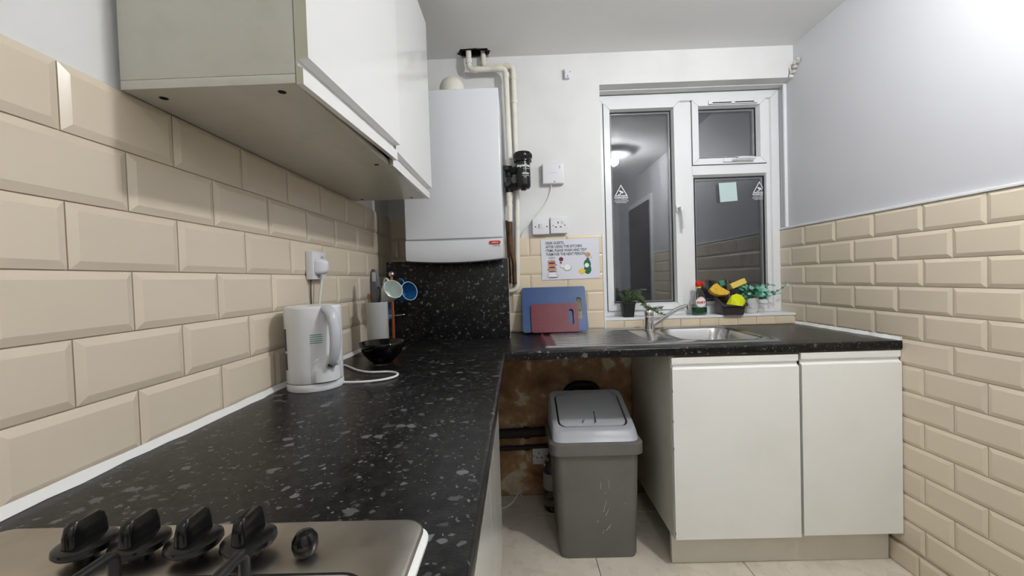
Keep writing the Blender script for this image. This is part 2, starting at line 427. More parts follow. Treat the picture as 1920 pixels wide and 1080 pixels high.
for r in range(6):
    z = 1.525-(r+1)*.104
    ed = [.003, .15, .35] if r % 2 == 0 else [.003, .05, .25, .45]
    for a, b in zip(ed[:-1], ed[1:]): tile(wb, onback(a, -.002, z), b-a, .104)
x = RX
k = 0
while x < XR-.03:     # cut tiles under the window sill
    b = min(x+.1015, XR-.002)
    tile(wb, onback(x, .002, .901), b-x, SZ-.012-.901, 'tilecap', .004, .004); x = b
# sill board
bm = B(); box(bm, RX, XR-.003, -.004, .13, SZ-.012, SZ, .002)
struct('trim_1', bm, 'upvc', 'white window sill ledge above the cream cut tiles', 'sill', at=(1.7, .06, SZ))
# edge trims
bm = B(); box(bm, XR-.012, XR, -1.92, .12, ZT, ZT+.011, .002)
struct('trim_2', bm, 'upvc', 'thin white strip capping the beige tiles on right wall', 'trim', at=(XR, -1, ZT))
bm = B(); box(bm, XR-.016, XR, .055, .067, ZT+.011, LZ-.008, .003)
struct('trim_3', bm, 'upvc', 'upright white bead on the wall beside the window', 'trim', at=(XR, .06, ZT))
bm = B(); box(bm, RX-.008, RX+.0005, -.011, .0, .902, 1.414, .002)
struct('trim_4', bm, 'upvc', 'upright white edge bead ending the tiles left of window', 'trim', at=(RX, 0, .9))
# rear wall and door behind the camera
bm = B(); box(bm, 0, XR, YR-.15, YR, 0, H)
struct('wall_rear', bm, 'wall', 'plain white wall behind the viewer', 'wall', smooth=False)
d = thing('door_1', 'dark brown door in the right wall behind the viewer', 'door', (XR, -2.38, 0), kind='structure')
bm = B(); box(bm, XR-.03, XR-.001, -2.77, -1.98, .01, 2.02, .004); obj('leaf', bm, 'doorbrown', d)
bm = B(); box(bm, XR-.02, XR-.0005, -1.98, -1.93, 0, 2.08, .003); box(bm, XR-.02, XR-.0005, -2.82, -2.77, 0, 2.08, .003); box(bm, XR-.02, XR-.0005, -2.77, -1.98, 2.02, 2.08, .003)
obj('architrave', bm, 'upvc', d)
bm = B(); tube(bm, fillet([(XR-.03, -2.06, 1.02), (XR-.075, -2.06, 1.02), (XR-.075, -2.17, 1.02)], .015), .009); obj('handle', bm, 'chrome', d)

# sealant beads
def bead(name, label, a, b, off, w, seed, h=.022, seg=60):
    """triangular bead along a->b; off = horizontal unit vector away from wall"""
    rn = random.Random(seed); bm = B(); loops = []
    a, b, off = Vector(a), Vector(b), Vector(off)
    ww = w
    for k in range(seg+1):
        p = a.lerp(b, k/seg); ww = w*(1+.30*math.sin(k*.9+seed)*math.sin(k*.37)+rn.uniform(-.22, .28)); hh = h*(1+rn.uniform(-.1, .1))
        loops.append([p, p+off*ww, p+off*ww*.55+Vector((0, 0, hh*.45)), p+Vector((0, 0, hh))])
    loft(bm, loops); o = struct(name, bm, 'caulk', label, 'sealant', at=a, ang=60); return o
bead('trim_5', 'uneven white sealant line between left tiles and black worktop', (.0095, -2.6, .9005), (.0095, -.26, .9005), (1, 0, 0), .011, 1, .013)
bead('trim_6', 'white sealant line between right tiles and sink worktop', (XR-.0095, -.598, .9005), (XR-.0095, -.004, .9005), (-1, 0, 0), .009, 2, .014)

# ------------------------------------------------------------------ window
win = thing('window_1', 'white plastic window of a tall casement, small fanlight and fixed pane', 'window', (1.68, .12, SZ), kind='structure')
def mitred(bm, x0, x1, z0, z1, prof, gap=.0009):
    """prof: list of (inset, y). four mitred bars"""
    for s in range(4):
        loops = []
        for end in (0, 1):
            lp = []
            for ins, y in prof:
                c = [(x0+ins, z0+ins), (x1-ins, z0+ins), (x1-ins, z1-ins), (x0+ins, z1-ins)]
                a, b = Vector(c[s]), Vector(c[(s+1) % 4]); dirn = (b-a).normalized()
                q = a+dirn*gap if end == 0 else b-dirn*gap
                lp.append((q.x, y, q.y))
            loops.append(lp)
        loft(bm, loops)
YF = .12
bm = B(); mitred(bm, RX+.002, XR-.004, SZ+.001, LZ-.008, [(0, .19), (0, YF), (.042, YF), (.052, YF+.02), (.052, .19)]); obj('outer_frame', bm, 'upvc', win, smooth=False)
bm = B(); box(bm, 1.632, 1.700, YF-.001, .19, SZ+.053, LZ-.06, .002); obj('mullion', bm, 'upvc', win, smooth=False)
bm = B(); box(bm, 1.7005, XR-.057, YF-.001, .19, 1.742, 1.800, .002); obj('transom', bm, 'upvc', win, smooth=False)
bm = B(); box(bm, XR-.078, XR-.0565, YF, .19, SZ+.053, LZ-.06, .002); obj('frame_packer', bm, 'upvc', win, smooth=False)
bm = B(); mitred(bm, 1.205, 1.632, .988, 2.158, [(0, .185), (0, YF-.012), (.034, YF-.012), (.040, YF+.018), (.040, .185)]); sash = obj('casement_sash', bm, 'upvc', win, smooth=False)
bm = B(); mitred(bm, 1.701, 2.113, 1.797, 2.158, [(0, .185), (0, YF-.012), (.034, YF-.012), (.042, YF+.018), (.042, .185)]); fan = obj('fanlight_sash', bm, 'upvc', win, smooth=False)
for q in ((1.2025, 1.6345, .9855, 2.1605), (1.6985, 2.1155, 1.7945, 2.1605)):
    bm = B(); mitred(bm, *q, [(0, .15), (0, YF-.003), (.004, YF-.003), (.004, .15)], 0); obj('sash_gap_shade', bm, 'gasket', win, smooth=False)  # black ring paints the dark gap between sash and frame
bm = B(); mitred(bm, 1.695, 2.135, 1.005, 1.752, [(0, .185), (0, YF+.006), (.012, YF+.006), (.022, YF+.024), (.022, .185)]); obj('glazing_bead', bm, 'upvc', win, smooth=False)
panes = ((1.2445, 1.5925, 1.0275, 2.1185), (1.7425, 2.0715, 1.8385, 2.1165), (1.7165, 2.1135, 1.0265, 1.7305))
for (a, b, c, d2) in panes:
    bm = B(); mitred(bm, a, b, c, d2, [(0, .178), (0, YF+.0185), (.0042, YF+.0185), (.0042, .178)], 0); obj('gasket', bm, 'gasket', win, smooth=False)
    for yy in (.145, .165):
        bm = B(); box(bm, a+.0045, b-.0045, yy, yy+.004, c+.0045, d2-.0045); obj('pane', bm, 'glass', win, smooth=False)
    bm = B(); mitred(bm, a+.004, b-.004, c+.004, d2-.004, [(0, .164), (0, .150), (.008, .150), (.008, .164)], 0); obj('spacer_bar', bm, 'grey', win, smooth=False)
# handles
bm = B(); box(bm, 1.598, 1.622, YF-.022, YF-.0125, 1.535, 1.575, .003); h1 = obj('handle', bm, 'upvc', win)
bm = B(); tube(bm, smooth_path([(1.612, YF-.022, 1.556), (1.616, YF-.045, 1.552), (1.622, YF-.048, 1.52), (1.628, YF-.046, 1.44)], 5), [.009]*10+[.008]*6, 10); obj('lever', bm, 'upvc', h1)
bm = B(); cyl(bm, (1.612, YF-.05, 1.556), (1.612, YF-.02, 1.556), .004); obj('lock_button', bm, 'blackmatte', h1)
bm = B(); box(bm, 1.868, 1.925, YF-.022, YF-.0125, 1.806, 1.824, .003); h2 = obj('handle', bm, 'upvc', win)
bm = B(); tube(bm, smooth_path([(1.915, YF-.02, 1.815), (1.93, YF-.04, 1.818), (1.96, YF-.045, 1.82), (2.03, YF-.04, 1.818)], 5), .007, 10); obj('lever', bm, 'upvc', h2)
bm = B(); cyl(bm, (1.93, YF-.05, 1.823), (1.93, YF-.03, 1.823), .006); obj('lock_button', bm, 'grey', h2)
bm = B(); box(bm, 1.79, 2.06, YF-.024, YF-.0125, 2.128, 2.15, .003); v = obj('trickle_vent', bm, 'upvc', win)
bm = B()
for xx in (1.81, 1.935): box(bm, xx, xx+.105, YF-.0255, YF-.024, 2.132, 2.137)
obj('slot', bm, 'blackmatte', v, smooth=False)
# stickers on the glass
def cctv(x, z, s, label):
    t = thing('warning_sticker', label, 'sticker', (x, .1445, z))
    bm = B(); y = .1445
    def tri(k, cz): return [(x+k*.5*math.sin(2*PI*i/3), y, cz+k*.5*math.cos(2*PI*i/3)) for i in range(3)]
    cz = z+s*.15
    for i in range(3):
        a, b = tri(s*1.15, cz), tri(s*.92, cz); j = (i+1) % 3
        q = [a[i], a[j], b[j], b[i]]
        loft(bm, [q, [(p[0], p[1]-.0004, p[2]) for p in q]])
    obj('triangle', bm, 'whiteink', t, smooth=False)
    bm = B()
    q = [(x-s*.16, y, cz+s*.06), (x-s*.10, y, cz+s*.16), (x+s*.20, y, cz-.0*s), (x+s*.13, y, cz-s*.09)]
    loft(bm, [q, [(p[0], p[1]-.0004, p[2]) for p in q]])
    q = [(x-s*.22, y, cz-s*.16), (x-s*.22, y, cz-s*.21), (x-s*.02, y, cz-s*.17), (x+s*.03, y, cz-s*.04), (x-s*.04, y, cz-s*.03), (x-s*.07, y, cz-s*.13)]
    loft(bm, [q, [(p[0], p[1]-.0004, p[2]) for p in q]])
    obj('camera_symbol', bm, 'whiteink', t, smooth=False)
    text('lettering', 'WARNING', s*.22, onback(x, y-.0003, z-s*.33), 'whiteink', t, 'CENTER', bold=s*.006)
    text('lettering', 'CCTV CAMERAS', s*.13, onback(x, y-.0003, z-s*.45), 'whiteink', t, 'CENTER')
    text('lettering', 'IN OPERATION ON', s*.125, onback(x, y-.0003, z-s*.56), 'whiteink', t, 'CENTER')
    text('lettering', 'THESE PREMISES', s*.12, onback(x, y-.0003, z-s*.67), 'whiteink', t, 'CENTER')
    return t
cctv(1.302, 1.655, .075, 'white camera warning sticker on the tall left window pane')
cctv(2.090, 1.646, .075, 'white camera warning sticker on the lower right window pane')
bm = B(); c = [(-.052, .0, .053), (.047, .0, .056), (.054, .0, -.050), (-.045, .0, -.056)]
loft(bm, [[(1.911+a, .1443, 1.645+c2) for a, _, c2 in c], [(1.911+a, .1436, 1.645+c2) for a, _, c2 in c]])
tag(obj('paper_note', bm, 'note', at=(1.911, .144, 1.645), smooth=False), 'pale blue square of paper stuck on the lower right pane', 'note')

# ------------------------------------------------------------------ worktops and base units
def prof_front(y, z1, th, r=.008, n=5):
    pts = []
    for k in range(n+1):
        a = PI/2*k/n; pts.append((y+r-r*math.sin(a), z1-r+r*math.cos(a)))
    for k in range(n+1):
        a = PI/2*k/n; pts.append((y+r-r*math.cos(a), z1-th+r-r*math.sin(a)))
    return pts
TH = .036
bm = B()
pf = prof_front(-.6, WT, TH)
loop = pf+[(-.48, WT-TH), (-.48, WT)]
loft(bm, [[(x, y, z) for y, z in loop] for x in (.002, XR-.003)])
box(bm, .002, 1.38, -.48, -.002, WT-TH, WT); box(bm, 1.775, XR-.003, -.48, -.002, WT-TH, WT); box(bm, 1.38, 1.775, -.06, -.002, WT-TH, WT)
tag(obj('worktop', bm, 'worktop', at=(1.1, -.3, WT-TH), ang=30), 'black flecked worktop across the end wall under the window, holding the sink', 'worktop')
bm = B()
loop = [(.635-(y+.6), z) for y, z in pf]+[(.002, WT-TH), (.002, WT)]
loft(bm, [[(x, y, z) for x, z in loop] for y in (-2.7, -.6015)])
tag(obj('worktop', bm, 'worktop', at=(.3, -1.6, WT-TH), ang=30), 'long black flecked worktop along the left tiled wall, holding kettle and hob', 'worktop')

def jdoor(parent, x0, x1, z0, z1, y, mat='whitesatin', name='door'):
    """slab door with a routed J pull along the top; front faces -y"""
    pr = [(y, z0), (y, z1-.046), (y+.011, z1-.040), (y+.013, z1-.030), (y+.004, z1-.024), (y+.004, z1), (y+.018, z1), (y+.018, z0)]
    bm = B(); loft(bm, [[(x, a, b) for a, b in pr] for x in (x0, x1)])
    return obj(name, bm, mat, parent, smooth=False)
su = thing('sink_cabinet', 'white two-door base cabinet under the sink', 'cabinet', (1.73, -.3, 0))
bm = B(); box(bm, 1.287, 1.305, -.578, -.03, .125, WT-TH-.001, .001); obj('side_panel', bm, 'carcass', su)
bm = B(); box(bm, 2.15, 2.168, -.578, -.03, .125, WT-TH-.001, .001); obj('side_panel', bm, 'carcass', su)
bm = B(); box(bm, 1.305, 2.15, -.57, -.03, .125, .143); obj('bottom_panel', bm, 'carcass', su)
bm = B(); box(bm, 1.305, 2.15, -.04, -.03, .143, .8); obj('back_panel', bm, 'carcass', su)
bm = B(); box(bm, 1.305, 2.15, -.578, -.56, WT-TH-.03, WT-TH-.001); obj('top_rail', bm, 'wood', su)
jdoor(su, 1.2885, 1.7825, .131, .857, -.5995)
jdoor(su, 1.7935, 2.180, .137, .862, -.5995)
bm = B(); box(bm, 1.29, 2.168, -.548, -.532, .002, .126); obj('plinth', bm, 'plinth', su)
for k, zz in enumerate((.815, .72, .6, .49, .15)):   # chips along the edge of the door
    bm = B(); box(bm, 1.2876, 1.2890, -.6002, -.597, zz, zz+.012); obj('edge_chip', bm, 'wood', su, smooth=False)

lu = []
for i, (a, b, lab) in enumerate(((-1.10, -.612, 'white base cabinet below the far end of left worktop'), (-1.68, -1.104, 'white base cabinet below the middle of left worktop'), (-2.29, -1.684, 'white base cabinet beneath the gas hob'))):
    t = thing('base_cabinet', lab, 'cabinet', (.3, (a+b)/2, 0), 'base cabinets of left worktop')
    bm = B(); box(bm, .02, .578, a+.001, b-.001, .125, WT-TH-.001); obj('body', bm, 'carcass', t, smooth=False)
    bm = B(); box(bm, .53, .546, a+.001, b-.001, .002, .124); obj('plinth', bm, 'plinth', t, smooth=False)
    mid = -.95 if i == 0 else None
    spans = [(a+.002, mid-.0015), (mid+.0015, b-.002)] if mid else [(a+.002, b-.002)]
    for (p, q) in spans:
        pr = [(.600, .13), (.600, .811), (.589, .817), (.587, .827), (.596, .833), (.596, .857), (.580, .857), (.580, .13)]
        bm = B(); loft(bm, [[(x_, yy, z_) for x_, z_ in pr] for yy in (p, q)]); obj('door', bm, 'white', t, smooth=False)

# ------------------------------------------------------------------ sink, drainer and tap
t = thing('sink', 'stainless steel sink with ridged drainer set in the worktop', 'sink', (1.28, -.28, WT))
bm = B(); cx, cy, hx, hy = 1.28, -.285, .487, .250
bx, by, bhx, bhy = 1.578, -.272, .180, .195
Z0 = WT+.0005
loops = [rz(rrect(cx, cy, hx, hy, .02), Z0), rz(rrect(cx, cy, hx-.003, hy-.003, .02), Z0+.0025), rz(rrect(cx, cy, hx-.011, hy-.011, .018), Z0+.0065), rz(rrect(cx, cy, hx-.015, hy-.015, .017), Z0+.0065),
         rz(rrect(cx, cy, hx-.022, hy-.022, .016), Z0+.0015)]
loops += [rz(rrect(bx, by, bhx+.012, bhy+.012, .088), Z0+.0015), rz(rrect(bx, by, bhx+.006, bhy+.006, .084), Z0+.0045), rz(rrect(bx, by, bhx+.001, bhy+.001, .082), Z0+.002),
          rz(rrect(bx, by, bhx-.004, bhy-.004, .08), Z0-.006), rz(rrect(bx, by, bhx-.016, bhy-.016, .08), Z0-.08), rz(rrect(bx, by, bhx-.028, bhy-.028, .078), Z0-.115), rz(rrect(bx, by, bhx-.046, bhy-.046, .07), Z0-.137),
          rz(rrect(bx, by, bhx-.075, bhy-.075, .06), Z0-.148), rz(rrect(bx, by, .04, .04, .0399), Z0-.152)]
loft(bm, loops, False, True)
obj('basin', bm, 'steel', t, ang=50)
for k in range(9):
    yy = -.47+k*.046
    bm = B(); path = [(.842, yy, Z0+.0005), (.855, yy, Z0+.0048), (1.24, yy, Z0+.0048), (1.26, yy, Z0+.0005)]
    if 3 <= k: pass
    loops = []
    for (px, py, pz) in path:
        loops.append([(px, py-.010, Z0+.001), (px, py-.005, pz+.0006), (px, py+.005, pz+.0006), (px, py+.010, Z0+.001)])
    loft(bm, loops, True, True); obj('drainer_ridge', bm, 'steel', t, ang=60)
bm = B(); lathe(bm, [(.036, .002), (.040, .0), (.034, .004), (.02, .002), (.001, .002)], (bx, by, Z0-.152), 24); obj('waste', bm, 'chrome', t)

t = thing('kitchen_tap', 'chrome cylinder tap with long angled spout over the sink', 'tap', (1.358, -.12, WT+.0026))
tx, ty = 1.358, -.12
bm = B(); lathe(bm, [(.028, .0), (.028, .006), (.024, .008), (.0235, .070), (.0235, .072), (.0225, .073), (.0225, .076), (.0235, .077), (.0235, .098), (.021, .103), (.0, .104)], (tx, ty, WT+.0026), 28, (True, False)); obj('body', bm, 'chrome', t, ang=50)
bm = B(); pth = smooth_path([(tx+.015, ty-.004, .925), (tx+.05, ty-.02, .955), (tx+.11, ty-.048, 1.002), (tx+.150, ty-.066, 1.024), (tx+.175, ty-.078, 1.030)], 6)
tube(bm, pth, .0095, 12); obj('spout', bm, 'chrome', t)
bm = B(); cyl(bm, (tx+.170, ty-.076, 1.033), (tx+.172, ty-.077, 1.012), .0115, .0105, 14); obj('nozzle', bm, 'chrome', t)

# ------------------------------------------------------------------ wall cabinet
wc = thing('wall_cabinet', 'white wall cabinet hung high over the left worktop', 'cabinet', (.17, -.98, 1.54))
CX, y0, y1, z0, z1 = .318, -1.478, -.478, 1.54, 2.27
bm = B(); box(bm, .011, CX, y0, y0+.018, z0+.0165, z1, .0008); obj('side_panel', bm, 'carcass', wc)
bm = B(); box(bm, .011, CX, y1-.018, y1, z0+.0165, z1, .0008); obj('side_panel', bm, 'carcass', wc)
bm = B(); box(bm, .011, CX, y0, y1, z0, z0+.016, .0008); obj('bottom_panel', bm, 'carcass', wc)
bm = B(); box(bm, .011, CX, y0+.018, y1-.018, z1-.016, z1); obj('top_panel', bm, 'carcass', wc)
bm = B(); box(bm, .011, .016, y0+.018, y1-.018, z0+.016, z1-.016); obj('back_panel', bm, 'carcass', wc)
for xx, yy in ((.055, y0+.036), (.277, y0+.030), (.055, y1-.028), (.262, y1-.028), (.285, -.985)):
    bm = B(); lathe(bm, [(.0, -.0005), (.0068, -.0006), (.008, .001)], (xx, yy, z0), 14); obj('screw_hole', bm, 'dark', wc)
def wdoor(ya, yb, hinge=None, ang=0, dz=0):
    f = CX+.002
    pr = [(f, z0-.002), (f+.012, z0-.002), (f+.012, z0+.026), (f+.003, z0+.030), (f+.003, z0+.041), (f+.022, z0+.043), (f+.022, z1), (f, z1)]
    bm = B(); loft(bm, [[(a, y, b+(dz if y == yb else 0)) for a, b in pr] for y in (ya, yb)])
    if hinge is not None:
        bmesh.ops.rotate(bm, verts=bm.verts, cent=(f, hinge, 0), matrix=Matrix.Rotation(ang, 3, 'Z'))
    d_ = obj('door', bm, 'white', wc, smooth=False)
    bm = B(); loft(bm, [[(a, y, b) for a, b in pr] for y in (ya-.0008, ya-.0001)]); obj('edge_strip', bm, 'edging', d_, smooth=False)
    return d_
wdoor(y0+.001, -.9795, y0, -math.radians(1.7), .014)
wdoor(-.9765, y1-.001)

# ------------------------------------------------------------------ boiler
t = thing('boiler', 'tall white wall-hung gas boiler with curved lower panel', 'boiler', (.406, -.17, 1.283))
a, b, yb = .183, .631, -.34
bm = B(); box(bm, a, b, yb, -.025, 1.381, 2.060, .006, 3); obj('casing', bm, 'boiler', t)
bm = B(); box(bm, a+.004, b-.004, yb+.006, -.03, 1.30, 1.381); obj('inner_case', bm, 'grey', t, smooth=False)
bm = B(); loops = []
n = 24
for k in range(n+1):
    u = k/n; x = a+(b-a)*u; s = 1-(2*u-1)**2
    zb = 1.295-.0*s; top = 1.3775-.004*s
    loops.append([(x, yb, top), (x, yb-.001, 1.372-.004*s), (x, yb-.004*s, 1.30), (x, yb+.006, 1.287-.012*s), (x, yb+.06, 1.284-.012*s), (x, yb+.075, 1.298), (x, -.03, 1.298), (x, -.03, top)])
loft(bm, loops); lp = obj('lower_panel', bm, 'boiler', t, ang=35)
bm = B(); loft(bm, [[(x, yb-.0045-d3, z) for x, z in rrect(.594, 1.3585, .0265, .0075, .0074)] for d3 in (0, .0012)]); bd = obj('badge', bm, 'redink', t)
text('badge_lettering', 'vokera', .011, onback(.594, yb-.0060, 1.3557), 'whiteink', bd, 'CENTER')
text('lettering', 'linea 24', .0095, onback(.601, yb-.0048, 1.3405), 'ink', lp, 'CENTER')
bm = B(); lathe(bm, [(.075, 0), (.075, .02), (.064, .022), (.064, .085)]+[(.064*math.cos(PI/2*k/8), .085+.064*math.sin(PI/2*k/8)) for k in range(1, 9)], (.395, -.15, 2.058), 28, (True, False)); obj('flue_elbow', bm, 'pipe', t, ang=50)
bm = B(); tube(bm, [(.395, -.15, 2.135), (.395, -.001, 2.135)], .05, 20); obj('flue_pipe', bm, 'pipe', t)
bm = B(); lathe(bm, [(.0, .0), (.012, .0), (.012, .012), (.004, .016), (0, .016)], (.52, -.06, 2.06), 12); obj('plug', bm, 'grey', t)

# black boxing panel under the boiler
bm = B(); box(bm, .055, .648, -.232, -.212, WT+.0006, 1.290, .001)
pn = tag(obj('boxing_panel', bm, 'worktop', at=(.35, -.22, WT)), 'upright black flecked panel hiding the pipes under the boiler', 'panel')
bm = B(); box(bm, .648, .6495, -.2315, -.2125, WT+.001, 1.2895); obj('edge_strip', bm, 'edging', pn, smooth=False)

# ------------------------------------------------------------------ pipes
py = -.048
t = tag(obj('heating_pipe', tube(B(), fillet([(.474, py-.012, H+.10), (.474, py-.012, 2.288), (.664, py-.012, 2.288), (.672, py-.012, 1.815)], .03, 6), .0145, 14), 'pipe', at=(.474, py-.012, 2.288)), 'cream painted pipe from the ceiling hole down to the black filter', 'pipe')
for p, q in (((.474, py-.012, 2.345), (.474, py-.012, 2.318)), ((.50, py-.012, 2.288), (.52, py-.012, 2.288)), ((.625, py-.012, 2.288), (.645, py-.012, 2.288)), ((.6655, py-.012, 2.262), (.666, py-.012, 2.24))):
    obj('coupling', cyl(B(), p, q, .0172, seg=14), 'pipe', t)
t = tag(obj('heating_pipe', tube(B(), fillet([(.548, -.026, H+.10), (.548, -.026, 2.316), (.704, -.026, 2.316), (.704, -.026, 1.6), (.690, -.026, 1.13), (.62, -.026, 1.125)], .03, 6), .0135, 14), 'pipe', at=(.548, -.026, 2.316)), 'cream painted pipe passing behind the filter down to the worktop', 'pipe')
for p, q in (((.704, -.026, 2.14), (.704, -.026, 2.12)), ((.68, -.026, 2.316), (.66, -.026, 2.316)), ((.704, -.026, 2.27), (.704, -.026, 2.245))):
    obj('coupling', cyl(B(), p, q, .0165, seg=14), 'pipe', t)
t = tag(obj('copper_pipe', tube(B(), fillet([(.664, -.06, 1.63), (.660, -.06, 1.34), (.676, -.06, 1.29), (.676, -.06, 1.16)], .04, 6), .012, 12), 'copperold', at=(.664, -.06, 1.16)), 'brown aged copper pipe running down below the black filter', 'pipe')
for p, q in (((.664, -.06, 1.615), (.664, -.06, 1.598)), ((.6635, -.06, 1.58), (.6633, -.06, 1.565))): obj('coupling', cyl(B(), p, q, .0155, seg=12), 'pipe', t)
obj('painted_sleeve', cyl(B(), (.664, -.06, 1.618), (.6625, -.06, 1.49), .0136, seg=12), 'pipe', t)
t = tag(obj('copper_pipe', tube(B(), [(.645, -.035, 1.50), (.652, -.035, 1.165)], .008, 12), 'copperold', at=(.645, -.04, 1.1)), 'thin dark copper pipe beside the boxing panel edge', 'pipe')
# magnetic filter
t = thing('magnetic_filter', 'black cylindrical heating filter with white lettering on the pipes', 'filter', (.742, -.10, 1.64))
fx, fy = .738, -.105
bm = B(); lathe(bm, [(.0, .0), (.012, .001), (.014, .008), (.03, .010), (.036, .018), (.0375, .03), (.0375, .150)], (fx, fy, 1.640), 32); body = obj('canister', bm, 'black', t, ang=50)
bm = B(); lathe(bm, [(.0375, .142), (.0455, .145), (.0455, .158), (.0442, .160), (.0455, .162), (.0455, .186), (.042, .192), (.02, .193), (.018, .197), (.0, .197)], (fx, fy, 1.640), 32); cap = obj('screw_cap', bm, 'black', t, ang=40)
for k in range(16):
    a_ = 2*PI*k/16
    bm = B(); cyl(bm, (fx+.0455*math.cos(a_), fy+.0455*math.sin(a_), 1.804), (fx+.0455*math.cos(a_), fy+.0455*math.sin(a_), 1.824), .003, seg=6); obj('grip_rib', bm, 'black', cap)
for zz in (1.668, 1.752):
    bm = B(); cyl(bm, (.664, -.06, zz), (fx-.02, fy+.012, zz), .019, seg=16); vb = obj('valve', bm, 'blackmatte', t)
    bm = B(); cyl(bm, (.664, -.06, zz-.026), (.664, -.06, zz+.026), .020, seg=16); obj('valve_nut', bm, 'blackmatte', vb)
    bm = B(); cyl(bm, (.650, -.075, zz+.004), (.648, -.105, zz+.006), .009, seg=12); box(bm, .636, .660, -.118, -.104, zz-.006, zz+.018, .004); obj('valve_handle', bm, 'blackmatte', vb)
bm = B(); box(bm, .652, .676, -.072, -.048, 1.668, 1.752, .004); obj('bypass', bm, 'blackmatte', t)
bm = B(); cyl(bm, (.666, -.06, 1.772), (.668, -.06, 1.812), .018, seg=12); obj('pipe_nut', bm, 'pipe', t)
bm = B(); cyl(bm, (.664, -.06, 1.612), (.664, -.06, 1.645), .017, seg=12); obj('pipe_nut', bm, 'pipe', t)
def wrapped_text(name, body, size, cx_, cy_, r, z, a0, mat, parent, bold=0, align='CENTER'):
    cu = bpy.data.curves.new('t', 'FONT'); cu.body = body; cu.size = size; cu.align_x = align; cu.extrude = .0002; cu.offset = bold; cu.resolution_u = 3
    o = bpy.data.objects.new('t', cu); C.objects.link(o); dg = bpy.context.evaluated_depsgraph_get()
    me = bpy.data.meshes.new_from_object(o.evaluated_get(dg)); bm = bmesh.new(); bm.from_mesh(me)
    bpy.data.objects.remove(o); bpy.data.meshes.remove(me); bpy.data.curves.remove(cu)
    for v in bm.verts:
        a_ = a0+v.co.x/r; v.co = Vector((cx_+(r+v.co.z)*math.cos(a_), cy_+(r+v.co.z)*math.sin(a_), z+v.co.y))
    return obj(name, bm, mat, parent, smooth=False, recalc=False)
wrapped_text('lettering', 'MagnaClean', .0165, fx, fy, .0380, 1.755, -PI/2+.12, 'whiteink', body, .0005)
wrapped_text('lettering', 'professional', .0075, fx, fy, .0380, 1.743, -PI/2+.5, 'whiteink', body)
wrapped_text('lettering', 'LIFETIME', .010, fx, fy, .0380, 1.717, -PI/2+.35, 'whiteink', body, .0003)
wrapped_text('lettering', 'central heating', .0065, fx, fy, .0380, 1.708, -PI/2+.35, 'whiteink', body)
wrapped_text('lettering', 'filter', .0075, fx, fy, .0380, 1.699, -PI/2+.28, 'whiteink', body)

# ------------------------------------------------------------------ wall electrics
t = thing('wiring_box', 'square white wireless receiver box on wall beside the filter', 'box', (.898, 0, 1.69))
bm = B(); box(bm, .842, .957, -.034, -.0005, 1.688, 1.797, .006, 3); obj('case', bm, 'socket', t)
bm = B(); box(bm, .878, .918, -.0346, -.034, 1.744, 1.7455); obj('logo_line', bm, 'greyink', t, smooth=False)
bm = B(); cyl(bm, (.905, -.0349, 1.698), (.905, -.033, 1.698), .003, seg=10); obj('screw', bm, 'blackmatte', t)
bm = B(); box(bm, .930, .936, -.0346, -.034, 1.765, 1.782); obj('indicator', bm, 'greyink', t, smooth=False)
tag(obj('white_cable', tube(B(), smooth_path([(.888, -.014, 1.69), (.886, -.012, 1.655), (.862, -.010, 1.60), (.82, -.009, 1.545), (.78, -.011, 1.50), (.744, -.012, 1.46), (.722, -.013, 1.42)], 6), .0035, 8), 'cordw', at=(.888, -.014, 1.69)), 'thin white cable hanging from the receiver box to the sockets', 'cable')
t = thing('fused_spur', 'square white fused switch beside the notice, left of the socket', 'switch', (.826, 0, 1.42))
bm = B(); box(bm, .780, .870, -.038, -.0005, 1.420, 1.506, .005, 3); obj('plate', bm, 'socket', t)
for xx in (.796, .857): obj('screw', cyl(B(), (xx, -.0388, 1.461), (xx, -.037, 1.461), .0035, seg=10), 'blackmatte', t)
bm = B(); box(bm, .812, .820, -.041, -.038, 1.453, 1.475, .001); obj('switch', bm, 'grey', t)
bm = B(); box(bm, .828, .842, -.040, -.038, 1.448, 1.478, .001); obj('fuse_carrier', bm, 'socket', t)
def socket_face(parent, fr, sq=1, sw=True):
    """fr maps local (right, up, out) with plate centre at 0"""
    for (a_, b_) in ((-.024, .006), (0, .014), (-.012, -.014), (.012, -.014))[:0]: pass
    for nm, (u, v_), (hw, hh) in (('earth_slot', (-.004, .014), (.0025, .005)), ('pin_slot', (-.016, -.009), (.005, .0025)), ('pin_slot', (.009, -.009), (.005, .0025))):
        bm = B(); box(bm, u-hw, u+hw, v_-hh, v_+hh, -.001, .0004); obj(nm, bm, 'blackmatte', parent, smooth=False, mtx=fr)
    for u in (-.031, .031):
        bm = B(); cyl(bm, (u, -.001, -.001), (u, -.001, .0005), .003, seg=8); obj('screw', bm, 'blackmatte', parent, mtx=fr)
    if sw:
        bm = B(); box(bm, .014, .025, .012, .030, 0, .0035, .001); obj('rocker_switch', bm, 'socket', parent, mtx=fr)
t = thing('wall_socket', 'single white power socket right of the fused switch', 'socket', (.922, 0, 1.423))
bm = B(); box(bm, .876, .966, -.036, -.0005, 1.423, 1.510, .004, 3); obj('plate', bm, 'socket', t)
socket_face(t, onback(.921, -.036, 1.466))
t = thing('door_sensor', 'small white contact sensor high on the end wall', 'sensor', (.99, 0, 2.25))
bm = B(); box(bm, .976, 1.004, -.026, -.0005, 2.245, 2.298, .005, 2); obj('case', bm, 'socket', t)
obj('screw', cyl(B(), (.992, -.0268, 2.253), (.992, -.025, 2.253), .003, seg=8), 'blackmatte', t)
bm = B(); box(bm, 1.002, 1.011, -.016, -.0005, 2.284, 2.300, .002); obj('tab', bm, 'socket', t)
